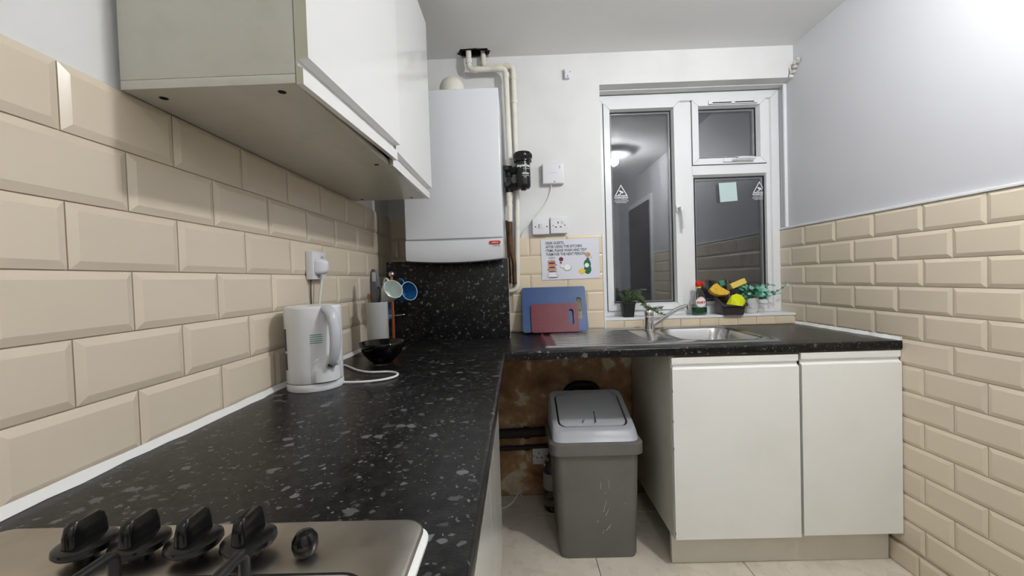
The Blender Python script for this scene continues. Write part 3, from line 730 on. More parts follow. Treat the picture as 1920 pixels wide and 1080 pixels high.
# left wall socket with kettle plug
t = thing('wall_socket', 'single white power socket on left tiles holding a white plug', 'socket', (0, -.845, 1.207))
bm = B(); box(bm, .0108, .034, -.892, -.803, 1.208, 1.300, .003, 2); obj('plate', bm, 'socket', t)
fr = onleft(.034, -.8475, 1.254)
for u in (-.030, .034):
    bm = B(); cyl(bm, (u, -.004, -.001), (u, -.004, .0005), .003, seg=8); obj('screw', bm, 'blackmatte', t, mtx=fr)
bm = B(); box(bm, .010, .024, .016, .032, 0, .003, .001); obj('rocker_switch', bm, 'grey', t, mtx=fr)
# notice
t = thing('notice', 'white printed notice to guests stuck on tiles above the chopping boards', 'notice', (.98, -.01, 1.177))
bm = B(); fr = onback(.980, -.0105, 1.2855) @ Matrix.Rotation(.006, 4, 'Z')
box(bm, -.156, .156, -.108, .108, 0, .0012); obj('sheet', bm, 'paper', t, smooth=False, mtx=fr)
for k, line in enumerate(('DEAR GUESTS,', 'AFTER USING THE KITCHEN', 'ITEMS, PLEASE WASH AND TIDY', 'THEM FOR THE NEXT PERSON.')):
    text('lettering', line, .0205, fr @ Matrix.Translation((-.131, .083-k*.0205, .0013)) @ Matrix.Scale(.75, 4, (1, 0, 0)), 'ink', t, bold=.0004)
def disc(bm, x, y, rx, ry, z=.0013, h=.0003, seg=20, a=0):
    l = [(x+rx*math.cos(2*PI*k/seg)*math.cos(a)-ry*math.sin(2*PI*k/seg)*math.sin(a), y+rx*math.cos(2*PI*k/seg)*math.sin(a)+ry*math.sin(2*PI*k/seg)*math.cos(a)) for k in range(seg)]
    loft(bm, [rz(l, z), rz(l, z+h)])
def pic(name, mat, *ds):
    for d4 in ds:
        bm = B(); disc(bm, *d4); obj(name, bm, mat, t, smooth=False, mtx=fr)
pic('dish_picture', 'greyink', (-.097, -.088, .033, .010, .0013), (-.099, -.076, .028, .008, .0014), (-.10, .010, .020, .006, .0013))
pic('dish_picture', 'whiteink', (-.097, -.086, .028, .007, .0018), (-.099, -.074, .024, .006, .0019))
pic('dish_picture', 'biscuit', (-.102, -.010, .023, .009, .0014), (-.098, -.028, .026, .009, .0013), (-.101, -.052, .027, .010, .0014))
pic('dish_picture', 'maroonink', (-.101, -.018, .020, .005, .0019), (-.100, -.041, .022, .004, .0019))
pic('dish_picture', 'ink', (-.098, -.064, .026, .0025, .0021), (-.096, -.096, .026, .002, .0021))
pic('food_picture', 'maroonink', (-.050, .001, .012, .012, .0013), (-.052, -.018, .006, .005, .0013))
pic('cup_picture', 'greyink', (-.018, -.045, .024, .020, .0013), (-.045, -.038, .014, .010, .0013))
pic('cup_picture', 'whiteink', (-.018, -.042, .020, .016, .0018), (-.045, -.036, .010, .007, .0018))
pic('bottle_picture', 'greenprint', (.090, -.030, .019, .026, .0013), (.091, -.058, .020, .026, .0014), (.093, -.008, .008, .014, .0014))
pic('bottle_picture', 'whiteink', (.087, -.036, .012, .012, .0019))
pic('bottle_picture', 'biscuit', (.094, .020, .015, .013, .0013), (.112, .005, .003, .004, .0013))
bm = B(); q = [(.038, -.067), (.060, -.052), (.082, -.064), (.060, -.088)]; loft(bm, [rz(q, .0013), rz(q, .0020)]); obj('sponge_picture', bm, 'yellowprint', t, smooth=False, mtx=fr)

# chipped plaster in the corner
bm = B(); rn = random.Random(5)
for k in range(7):
    p = Vector((XR-.004-.012*rn.random(), -.004-.055*k/7, 2.235+.055*k/7+rn.uniform(-.006, .006)))
    r = bmesh.ops.create_icosphere(bm, subdivisions=2, radius=.012)
    for v in r['verts']: v.co = p+v.co*rn.uniform(.7, 1.05)
tag(obj('plaster_chip', bm, 'chip', at=(XR-.01, -.03, 2.24)), 'lump of cracked loose plaster in the top right corner', 'plaster')
bm = B(); tube(bm, [(2.166, -.0012, 2.213), (2.170, -.0012, 2.235), (2.169, -.0012, 2.262)], [.0018, .0014, .001], 6); obj('crack', bm, 'dark', wb)

# ------------------------------------------------------------------ cutting boards
def board(name, label, w, h, slot, mat, xb, yb_, zb, lean, th=.010, r=.012):
    bm = B(); n = 6
    out = rrect(w/2, h/2, w/2, h/2, r, n); su_, sv, sw_, sh = slot; inn_ = rrect(su_, sv, sw_, sh, sw_*.98, n)
    loft(bm, [rz(inn_, 0), rz(out, 0), rz(out, th), rz(inn_, th), rz(inn_, 0)], False, False)
    fr_ = onback(xb, yb_, zb) @ Matrix.Rotation(-lean, 4, 'X')
    return tag(obj(name, bm, mat, at=(xb+w/2, yb_, zb), mtx=fr_, ang=30), label, 'chopping board', 'plastic chopping boards')
lean = math.radians(23)
board('chopping_board', 'large blue plastic chopping board leaning on the tiles', .338, .248, (.299, .125, .0135, .060), 'boardb', .712, -.112, .9065, lean)
board('chopping_board', 'small maroon chopping board leaning against the blue one', .243, .155, (.208, .080, .012, .042), 'boardr', .757, -.1265, .9065, lean)

# ------------------------------------------------------------------ hob
t = thing('gas_hob', 'stainless steel gas hob with black knobs in the worktop foreground', 'hob', (.32, -2.0, WT))
hz = WT+.014
bm = B()
hcx, hcy, hhx, hhy = .3245, -2.005, .2525, .29
wcx, wcy, whx, why = .3245, -2.045, .222, .246
loops = [rz(rrect(hcx, hcy, hhx, hhy, .022, 8), WT+.004), rz(rrect(hcx, hcy, hhx, hhy, .022, 8), hz-.003), rz(rrect(hcx, hcy, hhx-.002, hhy-.002, .021, 8), hz-.0005), rz(rrect(hcx, hcy, hhx-.004, hhy-.004, .02, 8), hz),
         rz(rrect(wcx, wcy, whx, why, .03, 8), hz), rz(rrect(wcx, wcy, whx-.004, why-.004, .03, 8), hz-.002), rz(rrect(wcx, wcy, whx-.008, why-.008, .03, 8), hz-.009)]
loft(bm, loops, False, True); obj('tray', bm, 'hobsteel', t, ang=50)
bm = B(); loft(bm, [rz(rrect(hcx, hcy, hhx+.006, hhy+.002, .026, 8), WT+.0005), rz(rrect(hcx, hcy, hhx+.006, hhy+.002, .026, 8), WT+.004), rz(rrect(hcx, hcy, hhx+.001, hhy-.002, .022, 8), WT+.008)], True, True); obj('white_seal', bm, 'caulk', t)
bm = B(); loft(bm, [rz(rrect(wcx, wcy, whx-.001, why-.001, .03, 8), hz+.0002), rz(rrect(wcx, wcy, whx-.010, why-.010, .03, 8), hz-.0084)], False, False); obj('well_edge', bm, 'iron', t)
kx = [.2365, .2935, .350, .407]
for i, x in enumerate(kx):
    yk = -1.772
    bm = B(); lathe(bm, [(.0, .0), (.010, .0), (.010, .010), (.0235, .011), (.0255, .014), (.0250, .018), (.021, .0205), (.0, .0215)], (x, yk, hz), 28); kb = obj('knob', bm, 'black', t, ang=50)
    bm = B(); loops = []
    for (zz, hl, hw) in ((.019, .0195, .0072), (.032, .0190, .0066), (.041, .0172, .0056), (.0445, .013, .0042)):
        loops.append([(px, py_, hz+zz) for px, py_ in rrect(x, yk, hw, hl, .005, 4)])
    loft(bm, loops); obj('grip', bm, 'black', kb)
bm = B(); lathe(bm, [(.0, .0), (.007, .0), (.0105, .004), (.0125, .011), (.0120, .018), (.008, .024), (.0, .026)], (.4665, -1.775, hz), 20); obj('ignition_button', bm, 'black', t)
for (bx_, by_, r_) in ((.21, -1.93, .035), (.44, -1.93, .045), (.21, -2.17, .045), (.44, -2.17, .028)):
    bm = B(); lathe(bm, [(r_+.012, -.009), (r_+.012, -.002), (r_, .0), (r_, .008), (r_+.004, .009), (r_+.004, .014), (r_-.006, .017), (0, .017)], (bx_, by_, hz), 28); obj('burner', bm, 'iron', t, ang=50)
zt_ = hz+.040
for (ya, yb2) in ((-1.826, -2.035), (-2.055, -2.265)):
    bm = B()
    for xx in (.205, .322, .440):
        tube(bm, fillet([(xx, ya, hz-.004), (xx, ya, zt_), (xx, yb2, zt_), (xx, yb2, hz-.004)], .007, 4), .0048, 8)
    for yy in (ya-.06, yb2+.06):
        cyl(bm, (.205, yy, zt_-.004), (.440, yy, zt_-.004), .0042, seg=8)
    obj('pan_support', bm, 'iron', t, ang=50)

# ------------------------------------------------------------------ kettle
kx_, ky_ = .105, -1.040
t = thing('kettle', 'white plastic jug kettle with curved grey handle on the worktop', 'kettle', (kx_, ky_, WT))
bm = B(); lathe(bm, [(.0, .0), (.0735, .0), (.0745, .002), (.0742, .0185), (.0735, .020), (.0, .021)], (kx_, ky_, WT+.0005), 40); obj('power_base', bm, 'kettle', t, ang=50)
bm = B(); lathe(bm, [(.0, .0228), (.0728, .0228), (.0735, .0245), (.0737, .06), (.0742, .12), (.0748, .19), (.0752, .222), (.0745, .226)], (kx_, ky_, WT), 48); body = obj('jug', bm, 'kettle', t, ang=50)
bm = B(); lathe(bm, [(.0745, .2262), (.0715, .231), (.05, .2335), (.0, .235)], (kx_, ky_, WT), 40); obj('lid', bm, 'kettle', t, ang=50)
dh = Vector((.80, -.60, 0)).normalized(); side = Vector((-dh.y, dh.x, 0))
def kp(r_, z): return Vector((kx_, ky_, WT+z))+dh*r_
path = smooth_path([kp(.060, .222), kp(.084, .221), kp(.106, .203), kp(.116, .162), kp(.113, .120), kp(.101, .088), kp(.084, .068)], 6)
bm = B(); loops = []
for i, p in enumerate(path):
    q0 = path[max(i-1, 0)]; q1 = path[min(i+1, len(path)-1)]; tt = (q1-q0).normalized(); nn = tt.cross(side)
    u = i/(len(path)-1); hw = .0168-.003*u; hn = .0115-.002*u
    loops.append([p+side*hw*math.cos(2*PI*k/14)+nn*hn*math.sin(2*PI*k/14) for k in range(14)])
loft(bm, loops); obj('handle', bm, 'kettlegrey', t, ang=60)
bm = B(); a0 = math.atan2(dh.y, dh.x); loops = []      # moulded fairing under the handle
for k in range(13):
    a_ = a0+(k-6)/6*.62; e = max(0, 1-((k-6)/6)**2); lp_ = []
    for zz, rr_ in ((.0245, .0745), (.026, .0735+.013*e), (.055+.0*e, .0735+.013*e), (.060+.032*e**.5, .0735+.012*e), (.064+.034*e**.5, .0735)):
        lp_.append((kx_+rr_*math.cos(a_), ky_+rr_*math.sin(a_), WT+zz))
    loops.append(lp_)
loft(bm, loops, True, True, closed=False); obj('switch_housing', bm, 'kettle', t, ang=60)
bm = B(); p = kp(.090, .077)+side*.006; cyl(bm, p, p+dh*.014+side*.008+Vector((0, 0, -.002)), .0075, .0065, 14); sw_ = obj('switch', bm, 'kettlegrey', t)
bm = B(); p2 = kp(.088, .073)-side*.007; cyl(bm, p2, p2+dh*.012, .006, seg=12); obj('switch_dark_tip', bm, 'blackmatte', t)  # black stub beside the grey switch
cd = (CAM-Vector((kx_, ky_, 1))); cd.z = 0; ac = math.atan2(cd.y, cd.x)
for (zz0, zz1) in ((.060, .105), (.112, .172)):
    bm = B(); ag = ac-1.22; loops = [[(kx_+r_*math.cos(ag+s*.06), ky_+r_*math.sin(ag+s*.06), WT+z_) for s, z_ in ((-1, zz0), (1, zz0), (1, zz1), (-1, zz1))] for r_ in (.070, .0765)]
    loft(bm, loops); obj('water_gauge', bm, 'utgrey', t, smooth=False)
bm = B(); ag = a0-PI; lo_ = []      # pouring spout on the far side
for z_, out_, w_ in ((.165, .072, .004), (.19, .082, .02), (.21, .092, .028), (.225, .097, .03)):
    dd = Vector((math.cos(ag), math.sin(ag), 0)); ss = Vector((-dd.y, dd.x, 0)); c_ = Vector((kx_, ky_, WT+z_))
    lo_.append([c_+dd*.066+ss*w_, c_+dd*out_, c_+dd*.066-ss*w_])
bm2 = bm; loft(bm2, lo_); obj('spout', bm2, 'kettle', t)
bm = B()
for k in range(5):
    a1 = a0-.60; a2 = a0-.20+(.03 if k % 2 else 0); z_ = WT+.154-k*.0055
    lo_ = [[(kx_+r_*math.cos(a), ky_+r_*math.sin(a), zz) for a in (a1, (a1+a2)/2, a2) for zz in (z_,)]+[(kx_+r_*math.cos(a), ky_+r_*math.sin(a), z_+.002) for a in (a2, (a1+a2)/2, a1)] for r_ in (.0738, .0750)]
    loft(bm, lo_)
obj('green_print', bm, 'greenink', t, smooth=False)
# kettle cord and plug
bm = B()
loft(bm, [[(x, y, z) for x, y in rrect(0, 0, hw, hh, .012)] for z, hw, hh in ((.0006, .026, .026), (.012, .026, .026), (.024, .020, .022), (.032, .010, .016), (.033, .006, .010))])
pl = obj('plug', bm, 'socket', t, mtx=onleft(.034, -.858, 1.250))
bm = B(); cyl(bm, (.046, -.858, 1.229), (.046, -.857, 1.208), .006, .004, 10); obj('cord_grip', bm, 'socket', pl)
cz = WT+.0045
pts = [(.046, -.857, 1.213), (.042, -.858, 1.19), (.034, -.860, 1.13), (.026, -.862, 1.02), (.028, -.84, .93), (.040, -.79, cz+.002), (.062, -.775, cz), (.090, -.797, cz), (.154, -.867, cz), (.208, -.902, cz), (.270, -.905, cz), (.306, -.932, cz), (.311, -.972, cz), (.283, -1.008, cz), (.233, -1.026, cz), (.175, -1.028, cz+.001), (.165, -1.028, cz+.004)]
obj('cord', tube(B(), smooth_path(pts, 7), .0037, 10), 'cordw', t)
tag(obj('dark_strand', tube(B(), smooth_path([(.0155, -.872, 1.212), (.0135, -.873, 1.15), (.0135, -.868, 1.05), (.0145, -.862, .93)], 6), .0028, 8), 'utgrey', at=(.014, -.87, .93)), 'thin dark strand running down the tiles behind the kettle', 'cable')  # thin dark tube down the tile face

# ------------------------------------------------------------------ pot, utensils, mug tree, bowl
px_, py_ = .124, -.575
bm = B(); lathe(bm, [(.0, .002), (.0405, .0), (.0415, .002), (.0418, .208), (.0410, .213), (.0395, .213), (.0385, .208), (.038, .012), (.0, .010)], (px_, py_, WT+.0006), 36)
tag(obj('utensil_pot', bm, 'potgrey', at=(px_, py_, WT), ang=45), 'plain grey cylinder pot holding utensils by the left wall', 'pot')
t = thing('utensil', 'charcoal plastic handled utensil standing up in the grey pot', 'utensil', (px_, py_, WT+.02), 'utensils in the grey pot')
bm = B(); loops = []
for z_, w_, d_ in ((.03, .008, .006), (.18, .010, .008), (.205, .019, .012), (.23, .0225, .014), (.27, .022, .014), (.31, .020, .013), (.334, .016, .011), (.346, .010, .008)):
    loops.append([(px_-.004+a*w_-(z_-.2)*.02, py_+.004+b*d_, WT+z_) for a, b in [(math.cos(2*PI*k/14), math.sin(2*PI*k/14)) for k in range(14)]])
loft(bm, loops); obj('grip', bm, 'utgrey', t, ang=60)
bm = B(); tube(bm, smooth_path([(px_+.010, py_-.012, WT+.20), (px_+.018, py_-.014, WT+.235), (px_+.020, py_-.014, WT+.26), (px_+.012, py_-.014, WT+.275)], 5), .004, 8); obj('lever', bm, 'blackmatte', t)
bm = B(); box(bm, px_-.012, px_+.002, py_-.013, py_-.007, WT+.295, WT+.333, .002); obj('inset', bm, 'grey', t)
bm = B(); loops = []
for z_, w_, d_ in ((.02, .005, .004), (.2, .005, .004), (.222, .010, .005), (.238, .011, .005), (.248, .006, .003)):
    loops.append([(px_-.030+a*w_*.6+(z_-.2)*-.05, py_+b*d_, WT+z_) for a, b in [(math.cos(2*PI*k/12), math.sin(2*PI*k/12)) for k in range(12)]])
loft(bm, loops); tag(obj('wooden_spoon', bm, 'wood', at=(px_-.03, py_, WT+.02)), 'brown wooden spoon tip showing at the left of grey pot', 'utensil', 'utensils in the grey pot')

mx_, my_ = .131, -.394
t = thing('mug_tree', 'copper and steel mug tree with a ball on top', 'mug tree', (mx_, my_, WT))
bm = B(); lathe(bm, [(.0, .0), (.065, .0), (.065, .004), (.06, .007), (.012, .010), (.0, .010)], (mx_, my_, WT+.0006), 32); obj('base', bm, 'silver', t)
bm = B(); cyl(bm, (mx_, my_, WT+.008), (mx_, my_, WT+.318), .0062, seg=14); obj('post', bm, 'copper', t)
bm = B(); lathe(bm, [(.0125*math.sin(PI*k/12), -.0125*math.cos(PI*k/12)) for k in range(13)], (mx_, my_, WT+.327), 20); obj('ball', bm, 'silver', t)
ends = []
for z_, ang in ((.262, -20), (.262, 160), (.215, -35), (.215, 205), (.140, -10), (.140, 175)):
    a_ = math.radians(ang); d_ = Vector((math.cos(a_), math.sin(a_), 0))
    p0 = Vector((mx_, my_, WT+z_)); p1 = p0+d_*.052+Vector((0, 0, .012 if z_ > .2 else .006))
    bm = B(); cyl(bm, p0, p1, .0024, seg=8); am = obj('arm', bm, 'silver', t)
    bm = B(); lathe(bm, [(.0042*math.sin(PI*k/8), -.0042*math.cos(PI*k/8)) for k in range(9)], p1, 10); obj('tip', bm, 'silver', am)
def mug(label, pos, axis, up, r, h, mat, rim):
    """pos = centre of the opening, axis = direction the opening faces, up = side that carries the handle"""
    z = Vector(axis).normalized(); x = (Vector(up)-z*Vector(up).dot(z)).normalized(); y = z.cross(x)
    mt = Matrix(((x.x, y.x, z.x, pos[0]), (x.y, y.y, z.y, pos[1]), (x.z, y.z, z.z, pos[2]), (0, 0, 0, 1)))
    t_ = thing('mug', label, 'mug', pos, 'mugs hanging on the mug tree')
    bm = B(); lathe(bm, [(.0, -h), (r*.62, -h), (r*.70, -h+.004), (r*.86, -h*.6), (r*.97, -.006), (r*.97, -.001), (r*.91, -.001), (r*.88, -.01), (r*.78, -h*.6), (r*.6, -h+.008), (.0, -h+.006)], (0, 0, 0), 36); o_ = obj('cup', bm, mat, t_, mtx=mt, ang=60)
    bm = B(); tube(bm, [(r*.945*math.cos(2*PI*k/36), r*.945*math.sin(2*PI*k/36), 0) for k in range(37)], .0017, 6, False); obj('rim', bm, rim, t_, mtx=mt)
    bm = B(); tube(bm, smooth_path([(r*.85, 0, -h*.22), (r*1.25, 0, -h*.2), (r*1.5, 0, -h*.42), (r*1.25, 0, -h*.68), (r*.78, 0, -h*.72)], 5), .0045, 8); obj('handle', bm, mat, t_, mtx=mt)
    return t_
mug('pale mint white mug hanging at the left of the mug tree', (.169, -.500, 1.163), (.60, -.62, .42), (-.35, .2, 1), .043, .080, 'mugw', 'mugw')
mug('blue mug hanging upper right on the mug tree', (.207, -.392, 1.150), (.76, -.60, .22), (-.55, .1, 1), .044, .078, 'mugb', 'mugrim')
mug('blue mug hanging lower behind the grey pot', (.066, -.300, 1.06), (-.5, .7, .2), (.5, -.1, 1), .036, .07, 'mugb', 'mugrim')
bm = B(); lathe(bm, [(.0, .004), (.034, .0), (.036, .004), (.05, .014), (.068, .036), (.078, .060), (.0815, .073), (.0800, .075), (.077, .073), (.065, .042), (.046, .020), (.0, .012)], (.190, -.725, WT+.0006), 48)
tag(obj('bowl', bm, 'bowl', at=(.19, -.725, WT), ang=60), 'shiny black bowl on the worktop in front of the grey pot', 'bowl')

# ------------------------------------------------------------------ window sill things
SZt = SZ+.0006
# small black pot with trailing rosemary
t = thing('rosemary_plant', 'trailing rosemary sprigs in a small black pot on the sill', 'plant', (1.305, .055, SZ))
bm = B(); cx_, cy_ = 1.300, .055
loft(bm, [rz(rrect(cx_, cy_, .026, .026, .006), SZt), rz(rrect(cx_, cy_, .034, .034, .008), SZt+.072), rz(rrect(cx_, cy_, .037, .037, .008), SZt+.073), rz(rrect(cx_, cy_, .037, .037, .008), SZt+.084), rz(rrect(cx_, cy_, .033, .033, .007), SZt+.084), rz(rrect(cx_, cy_, .032, .032, .007), SZt+.076)], True, False); obj('pot', bm, 'potblack', t)
bm = B(); loft(bm, [rz(rrect(cx_, cy_, .0325, .0325, .007), SZt+.074), rz(rrect(cx_, cy_, .02, .02, .007), SZt+.078)], False, True); obj('soil', bm, 'soil', t)
rn = random.Random(11); zt0 = SZt+.078
sprigs = [[(1.30, .05, zt0), (1.315, .045, zt0+.035), (1.34, .03, zt0+.045), (1.365, .01, zt0+.02), (1.39, -.01, zt0-.02), (1.43, -.025, zt0-.048), (1.475, -.03, zt0-.066)],
          [(1.302, .06, zt0), (1.325, .06, zt0+.045), (1.345, .055, zt0+.06), (1.365, .05, zt0+.055)],
          [(1.295, .05, zt0), (1.30, .04, zt0+.04), (1.29, .035, zt0+.07)],
          [(1.305, .05, zt0), (1.33, .04, zt0+.03), (1.355, .02, zt0+.015), (1.372, 0, zt0-.015), (1.385, -.02, zt0-.03), (1.41, -.03, zt0-.030), (1.455, -.035, zt0-.028)],
          [(1.29, .06, zt0), (1.275, .055, zt0+.03), (1.262, .05, zt0+.045)],
          [(1.305, .045, zt0), (1.325, .03, zt0+.035), (1.34, .015, zt0+.035), (1.36, .0, zt0+.02)]]
nb = B()
for sp_ in sprigs:
    pa = smooth_path(sp_, 8); bm = B(); tube(bm, pa, .0013, 6); obj('stem', bm, 'stem', t)
    for i in range(2, len(pa)-1):
        tt = (pa[i+1]-pa[i-1]).normalized()
        for q in range(7):
            dv = Vector((rn.uniform(-1, 1), rn.uniform(-1, 1), rn.uniform(-.6, 1))).normalized(); dv = (dv+tt*.7).normalized(); L_ = rn.uniform(.012, .024); w_ = dv.orthogonal().normalized()*.0017
            p0 = pa[i]; p1 = p0+dv*L_*.5; p2 = p0+dv*L_+Vector((0, 0, -.001)); up_ = dv.cross(w_).normalized()*.0007
            loft(nb, [[p0-w_*.4, p0+w_*.4, p0+up_], [p1-w_, p1+w_, p1+up_], [p2-w_*.2, p2+w_*.2, p2+up_*.3]])
o_ = obj('needles', nb, 'rosemary', t, smooth=False); o_['kind'] = 'stuff'

# washing-up liquid
t = thing('washing_up_bottle', 'clear washing-up liquid bottle, half full of green liquid, red cap', 'bottle', (1.690, .045, SZ))
bxx, byy = 1.688, .045
def oval(hx_, hy_, z_, n=32): return [(bxx+hx_*math.cos(2*PI*k/n), byy+hy_*math.sin(2*PI*k/n), z_) for k in range(n)]
prof = [(.036, .021, 0), (.042, .025, .004), (.043, .026, .02), (.042, .025, .05), (.040, .024, .08), (.034, .021, .105), (.022, .017, .128), (.013, .013, .140), (.012, .012, .147)]
bm = B(); loft(bm, [oval(a, b, SZt+c) for a, b, c in prof]+[oval(a-.0012, b-.0012, SZt+c+(.0012 if c < .001 else 0)) for a, b, c in reversed(prof)]); obj('bottle_body', bm, 'clear', t, ang=60)
bm = B(); loft(bm, [oval(a-.0022, b-.0022, SZt+c) for a, b, c in ((.036, .021, .003), (.042, .025, .006), (.043, .026, .02), (.0425, .0255, .042))]); obj('liquid', bm, 'greenliq', t, ang=60)
bm = B(); loft(bm, [oval(a, b, SZt+c, 20) for a, b, c in ((.0125, .0125, .1475), (.0135, .0135, .156))]); obj('collar', bm, 'sponge2', t)
bm = B(); loft(bm, [oval(a, b, SZt+c, 20) for a, b, c in ((.014, .014, .1565), (.0165, .015, .160), (.0165, .015, .178), (.012, .012, .186), (.008, .008, .188))]); box(bm, bxx, bxx+.034, byy-.007, byy+.007, SZt+.172, SZt+.184, .003); obj('cap', bm, 'red', t, ang=50)
def bent(bm):   # wrap a flat decal (x, z) onto the bottle front
    for v in bm.verts:
        u = (v.co.x-bxx)/.043; v.co.y = byy-.0262*math.sqrt(max(0, 1-u*u*.96))-.0012-v.co.y
bm = B(); l = rrect(0, 0, .026, .029, .0258, 8); loft(bm, [[(bxx+x, 0, SZt+.073+y) for x, y in l], [(bxx+x, .0005, SZt+.073+y) for x, y in l]]); bmesh.ops.subdivide_edges(bm, edges=bm.edges, cuts=2); bent(bm); lb = obj('label', bm, 'whiteink', t)
bm = B(); l = [(.026*math.cos(a), .029*math.sin(a)) for a in [PI*.12+k*PI*.76/14 for k in range(15)]]; l2 = [(.024*math.cos(a), .014+.010*math.sin(a)) for a in [PI*.12+k*PI*.76/14 for k in range(15)]]
loft(bm, [[(bxx+x, d_, SZt+.073+y) for x, y in l]+[(bxx+x, d_, SZt+.073+y) for x, y in reversed(l2)] for d_ in (.0006, .0010)]); bent(bm); obj('label_top', bm, 'orange', lb, smooth=False)
text('lettering', 'FAIRY', .0175, onback(bxx, byy-.0287, SZt+.064), 'redink', lb, 'CENTER', bold=.0006)

# sink caddy with sponges
t = thing('sink_caddy', 'dark grey plastic sink caddy jutting over the sill edge', 'caddy', (1.83, .02, SZ))
fr = Matrix.Translation((1.846, .030, SZt))
def tilt(pts, z0_, k): return [(x, y, z0_+k*(y+.066)) for x, y in pts]
bm = B()
loft(bm, [rz(rrect(0, 0, .052, .054, .010), 0), tilt(rrect(0, 0, .060, .060, .012), .046, .52), tilt(rrect(0, 0, .070, .068, .014), .048, .52), tilt(rrect(0, 0, .070, .068, .014), .053, .52), tilt(rrect(0, 0, .058, .058, .012), .053, .52), rz(rrect(0, 0, .050, .052, .010), .004)], True, True)
obj('tub', bm, 'caddy', t, mtx=fr, ang=40)
bm = B(); box(bm, -.054, .054, .006, .010, .004, .062, .001); obj('divider', bm, 'caddy', t, mtx=fr)
def slab(name, label, cat, w, d_, h_, loc, rot, mat, second=None, grp=None, bev=.004, poly=None):
    mt = Matrix.Translation(loc) @ rot
    pts_ = poly or rrect(0, 0, w/2, d_/2, bev, 3)
    bm = B(); loft(bm, [rz([(x*.97, y*.97) for x, y in pts_], 0), rz(pts_, h_*.12), rz(pts_, h_*.88), rz([(x*.97, y*.97) for x, y in pts_], h_)])
    if second:
        tt_ = thing(name, label, cat, loc, grp)
        obj('sponge_body', bm, mat, tt_, mtx=mt)
        bm = B(); loft(bm, [rz(pts_, h_+.0003), rz(pts_, h_+.007)]); obj('scourer_layer', bm, second, tt_, mtx=mt); return tt_
    return tag(obj(name, bm, mat, at=loc, mtx=mt), label, cat, grp)
RX_, RY_, RZ_ = (lambda a: Matrix.Rotation(math.radians(a), 4, 'X')), (lambda a: Matrix.Rotation(math.radians(a), 4, 'Y')), (lambda a: Matrix.Rotation(math.radians(a), 4, 'Z'))
G = 'sponges in the sink caddy'
slab('sponge', 'orange-yellow cut sponge at the left of the sink caddy', 'sponge', 0, 0, .028, (1.800, .060, SZt+.126), onback(0, 0, 0) @ RX_(-24) @ RZ_(-6), 'sponge', None, G, poly=[(-.056, -.002), (-.042, -.022), (-.008, -.034), (.036, -.030), (.054, -.012), (.008, .016), (-.012, .036), (-.026, .032)])
slab('sponge', 'pale yellow sponge sticking up at the right of the sink caddy', 'sponge', .088, .030, .05, (1.905, .088, SZt+.158), onback(0, 0, 0) @ RX_(-10) @ RZ_(21), 'sponge2', None, G)
slab('sponge_scourer', 'small green scourer piece behind the caddy brush', 'scourer', .030, .034, .012, (1.842, .102, SZt+.165), onback(0, 0, 0) @ RX_(-20) @ RZ_(10), 'scour', None, G)
bm = B(); cl = []      # crumpled lime cloth
rn = random.Random(21)
ncl = 22
for j in range(9):
    v_ = j/8; row = []
    for k in range(ncl):
        a_ = 2*PI*k/ncl; rad = (1-v_**2.2)**.5 if v_ < 1 else .02
        wob = 1+.10*math.sin(3*a_+j*.5)+.06*math.sin(7*a_+1)
        row.append((1.874+(.046*rad*wob)*math.cos(a_)+.012*v_-.01, -.012+.030*rad*wob*math.sin(a_)+.022*v_, SZt+.050+.062*v_+.012*math.cos(a_)*(1-v_)*-.6))
    cl.append(row)
loft(bm, cl); tag(obj('cleaning_cloth', bm, 'lime', at=(1.87, -.01, SZt+.05), ang=70), 'bright lime yellow cleaning cloth bunched in the sink caddy front', 'cloth')
t = thing('dish_brush', 'dish brush with dark smoky handle upright in the caddy', 'brush', (1.84, .03, SZ+.02))
bm = B(); tube(bm, smooth_path([(1.868, .02, SZt+.035), (1.852, .028, SZt+.075), (1.846, .036, SZt+.12), (1.846, .042, SZt+.168), (1.846, .044, SZt+.192)], 6), [.0075]*13+[.006]*12, 10); obj('handle', bm, 'brush', t)
bm = B(); loft(bm, [rz(rrect(1.868, .018, .026, .012, .008), SZt+.014), rz(rrect(1.868, .018, .022, .011, .008), SZt+.040)]); obj('bristle_head', bm, 'black', t)

# white pot with variegated plant
t = thing('ivy_plant', 'variegated green ivy in an embossed white pot on the sill', 'plant', (1.985, .065, SZ))
cx_, cy_ = 1.985, .066
bm = B(); lathe(bm, [(.0, .0), (.026, .0), (.029, .003), (.036, .07), (.0375, .074), (.0375, .082), (.0345, .083), (.033, .074)], (cx_, cy_, SZt), 32); obj('pot', bm, 'potwhite', t, ang=45)
bm = B(); tube(bm, [(cx_-.012+.014*math.cos(2*PI*k/20), cy_-.0335, SZt+.048+.016*math.sin(2*PI*k/20)) for k in range(21)], .002, 6, False); obj('emboss', bm, 'potwhite', t)
bm = B(); lathe(bm, [(.0335, .073), (.02, .076), (.0, .077)], (cx_, cy_, SZt), 24); obj('soil', bm, 'soil', t)
rn = random.Random(4)
def leaf(p, d_, n_, L_, w_, mat):
    d_ = Vector(d_).normalized(); n_ = (Vector(n_)-d_*Vector(n_).dot(d_)).normalized(); s_ = d_.cross(n_); p = Vector(p)
    top, botm = [], []
    lo = []
    for u, ww, bend in ((0, .10, 0), (.12, .75, .02), (.3, 1, .05), (.5, .82, .05), (.62, .92, .03), (.8, .5, -.03), (1, .04, -.12)):
        c_ = p+d_*L_*u+n_*L_*bend
        lo.append([c_-s_*w_*ww+n_*w_*.25*ww, c_, c_+s_*w_*ww+n_*w_*.25*ww, c_-n_*.0008])
    bm = B(); loft(bm, lo); return obj('leaf', bm, mat, t, smooth=True, ang=70)
zc = SZt+.078
